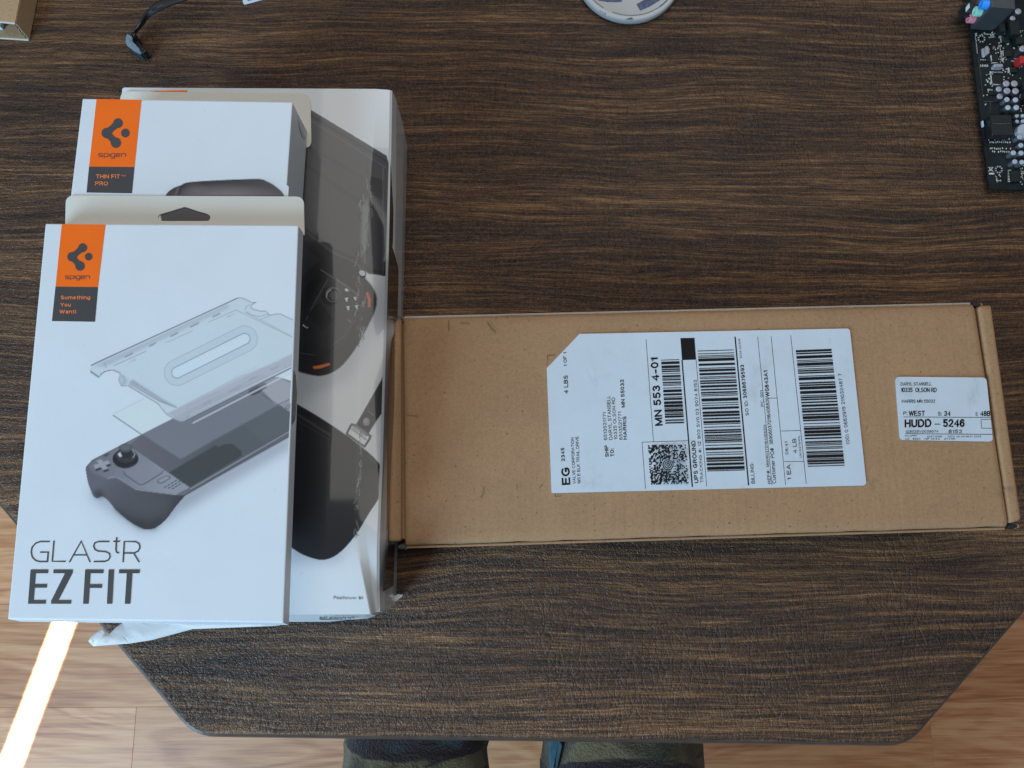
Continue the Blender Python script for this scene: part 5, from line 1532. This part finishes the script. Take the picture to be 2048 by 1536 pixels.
# ================================================================== flat cardboard mailer, upper left
def build_mailer():
    z1 = TABLE_Z + 0.018
    t = thing('cardboard_mailer', xy(P(20, 20, TABLE_Z)) + (TABLE_Z,), 'open pale cardboard mailer showing its corrugated cut edge', 'box')
    A, B = P(30, 45, z1), P(43, -20, z1)                      # right top edge, front and back
    up = (B - A).normalized(); lf = Vector((-up.y, up.x, 0))
    L, Wd = 0.09, 0.10
    Bt = P(58, 79, TABLE_Z + 0.001); Bk = Bt + up * L
    prism('top_panel', [xy(v) for v in (A, A + up * L, A + up * L + lf * Wd, A + lf * Wd + up * 0.004)], z1 - 0.0012, z1, M['card2'], t, 0.0003)
    prism('bottom_panel', [xy(v) for v in (Bt, Bt + up * L, Bt + up * L + lf * Wd, Bt + lf * Wd)], TABLE_Z + 0.0003, TABLE_Z + 0.0018, M['card2'], t, 0.0003)
    # right wall: two liners with a fluted core between
    out = [(A - lf * 0.0004), (Bt - lf * 0.0006)]

    def liner(off, mat, nm):
        a0 = Vector((A.x, A.y, z1 - 0.0006)) + lf * off; b0 = Vector((Bt.x, Bt.y, TABLE_Z + 0.0010)) + lf * off
        th = lf * 0.0003
        V = [a0, b0, b0 + up * L, a0 + up * L, a0 + th, b0 + th, b0 + th + up * L, a0 + th + up * L]
        me = mesh_from(V, [(0, 1, 2, 3), (7, 6, 5, 4), (0, 4, 5, 1), (3, 2, 6, 7), (0, 3, 7, 4), (1, 5, 6, 2)])
        bm = bmesh.new(); bm.from_mesh(me); bmesh.ops.recalc_face_normals(bm, faces=bm.faces); bm.to_mesh(me); bm.free()
        link_mesh(nm, me, mat, t)
    liner(-0.0004, M['card2'], 'outer_liner'); liner(0.0024, M['card2'], 'inner_liner')
    V, F = [], []
    n = 11
    for i in range(n):
        f = i / (n - 1); b = Vector((A.x, A.y, z1 - 0.001)).lerp(Vector((Bt.x, Bt.y, TABLE_Z + 0.0012)), f) + lf * (0.0001 if i % 2 else 0.0023)
        V += [b - up * 0.0001, b + up * 0.03]
    for i in range(n - 1): F.append((2 * i, 2 * i + 1, 2 * i + 3, 2 * i + 2))
    link_mesh('fluted_core', mesh_from(V, F), M['card_edge'], t)
    # pale raw front edges
    for nm, p0, z in (('cut_edge', Bt, TABLE_Z + 0.0010), ('cut_edge', A, z1 - 0.0006)):
        a = Vector((p0.x, p0.y, z)) - up * 0.0003; b = a + lf * Wd + (up * 0.004 if z > TABLE_Z + 0.01 else Vector())
        bm = bmesh.new(); add_cyl(bm, a, b, 0.00085, None, 6); link_mesh(nm, bm_mesh(bm), M['card_edge'], t)
    a = P(0, 46, TABLE_Z + 0.006)
    prism('inner_slip', [xy(v) for v in pxpoly([(-20, 44), (2.2, 43), (0.2, 53), (-20, 56)], TABLE_Z + 0.006)], TABLE_Z + 0.0022, TABLE_Z + 0.006, M['pale_line'], t)


build_mailer()

# ================================================================== black data cable with angled plug
def build_cable():
    t = thing('data_cable', xy(P(275, 95, TABLE_Z)) + (TABLE_Z,), 'flat black data cable ending in an angled plug lying on the table', 'cable')
    zt = TABLE_Z + 0.0150
    pb_px = [(255, 66.8), (264.8, 73), (264, 81), (272.7, 89.6), (283.3, 102), (281.5, 109), (269, 102.8), (259, 95), (251.6, 88.8), (250.6, 79), (252, 70)]
    tops = [P(a, b, TABLE_Z + 0.0165 - 0.0095 * (b - 66) / 43) for a, b in pb_px]; nb = len(tops)
    me = mesh_from([(v.x, v.y, TABLE_Z + 0.0003) for v in tops] + tops, [tuple(range(nb))[::-1], tuple(range(nb, 2 * nb))] + [(i, (i + 1) % nb, nb + (i + 1) % nb, nb + i) for i in range(nb)])
    bm = bmesh.new(); bm.from_mesh(me); bmesh.ops.recalc_face_normals(bm, faces=bm.faces)
    bmesh.ops.bevel(bm, geom=bm.edges[:], offset=0.0004, segments=2, affect='EDGES'); bm.to_mesh(me); bm.free()
    link_mesh('plug_body', me, M['plug'], t)
    prism('plug_step', pxpoly([(262, 66), (270, 74), (277, 86), (292, 101), (286, 107), (272, 96), (262, 82)], zt - 0.006), TABLE_Z + 0.0005, zt - 0.006, M['plastic'], t, 0.0004)
    prism('collar', pxpoly([(263, 62), (270, 66), (267.5, 73.5), (261.5, 69.5)], zt - 0.0005), TABLE_Z + 0.002, zt - 0.0006, M['plastic'], t, 0.0006)
    prism('release_clip', pxpoly([(283, 103), (296, 100), (300, 106), (301, 113), (297, 108), (284, 109)], TABLE_Z + 0.004), TABLE_Z + 0.0008, TABLE_Z + 0.004, M['plastic'], t, 0.0002)
    # ribbon: on edge at the plug, twisting flat towards the back
    up = [(266, 64, .0145), (272.5, 56, .0160), (281, 44, .0190), (290, 26, .0215), (302, 12, .0225), (318, 1, .0225), (338, -9, .0220), (362, -20, .0210), (392, -32, .019)]
    lo = [(269.5, 68, .0030), (276.5, 61, .0060), (286.5, 49.5, .0120), (297, 36, .0175), (317, 23.5, .0205), (342, 12, .0215), (374, 1, .0215), (402, -10, .0205), (430, -22, .019)]
    U = [P(a, b, TABLE_Z + z) for a, b, z in up]; Lw = [P(a, b, TABLE_Z + z) for a, b, z in lo]
    U = [Vector(v) for v in catmull([tuple(v) for v in U], 4)]; Lw = [Vector(v) for v in catmull([tuple(v) for v in Lw], 4)]
    bm = bmesh.new(); secs = []
    for i in range(len(U)):
        tg = (U[min(i + 1, len(U) - 1)] - U[max(i - 1, 0)]).normalized(); wv = (U[i] - Lw[i]); nn = tg.cross(wv).normalized() * 0.0009
        m = (U[i] + Lw[i]) / 2
        sec = []
        for k in range(12):                     # rounded flat section with a groove along the middle
            a = 2 * math.pi * k / 12
            g = 0.72 if k in (3, 9) else 1.0
            sec.append(bm.verts.new(m + wv / 2 * math.copysign(abs(math.cos(a)) ** 0.6, math.cos(a)) + nn * math.copysign(abs(math.sin(a)) ** 0.6, math.sin(a)) * g))
        secs.append(sec)
    for a, b in zip(secs[:-1], secs[1:]):
        for k in range(12): bm.faces.new((a[k], a[(k + 1) % 12], b[(k + 1) % 12], b[k]))
    bm.faces.new(secs[0]); bm.faces.new(secs[-1][::-1])
    bmesh.ops.recalc_face_normals(bm, faces=bm.faces)
    link_mesh('ribbon', bm_mesh(bm), M['rubber'], t, smooth=True)
    p = Print(TABLE_Z + 0.0236)
    for k in range(3): p.stroke([(316 + k * 3.6, 14.2 - k * 1.6), (318 + k * 3.6, 13.0 - k * 1.6)], 1.3)
    p.stroke([(297, 26), (304, 21)], .8)
    p.done('cable_print', M['thin_ink'], t)


build_cable()

# ================================================================== pale card by the back edge of the view
cz = TABLE_Z + 0.0008
card = thing('label_card', xy(P(510, -10, TABLE_Z)) + (TABLE_Z,), 'pale blue-white card with small dark printing lying past the cable', 'card')
cp = round_corners([P(487, 9.5, cz), P(478, -34, cz), P(560, -58, cz), P(572, -14, cz)], 0.002, lambda p: False)
prism('card_sheet', [xy(v) for v in cp], TABLE_Z + 0.0003, cz, M['pale_line'], card)
p = Print(cz + 0.00012)
p.text('1ABB', (495, 2.4), (506, -0.6), 6, .6); p.stroke([(494, -12), (540, -25)], 2)
p.done('card_lettering', M['black'], card)

# ================================================================== strip of direct sunlight on the floor
s0, s1 = P(140, 1190, 0), P(15, 1520, 0)
sm_, sd = (s0 + s1) / 2, (s1 - s0).normalized()
sd = Vector((sd.x, sd.y, 0))
beam = (sd * math.cos(math.radians(48)) + Vector((0, 0, math.sin(math.radians(48))))).normalized()
mid_f = P(70, 1400, 0)
sun = area_lamp('sun_gap', mid_f + beam * 2.3, mid_f, 0.022, 0.62, 6.5, (1.0, 0.95, 0.86), 0.6)
zx = beam; xx = Vector((-sd.y, sd.x, 0)); yy = zx.cross(xx)
sun.rotation_euler = Matrix((xx, yy, zx)).transposed().to_euler()
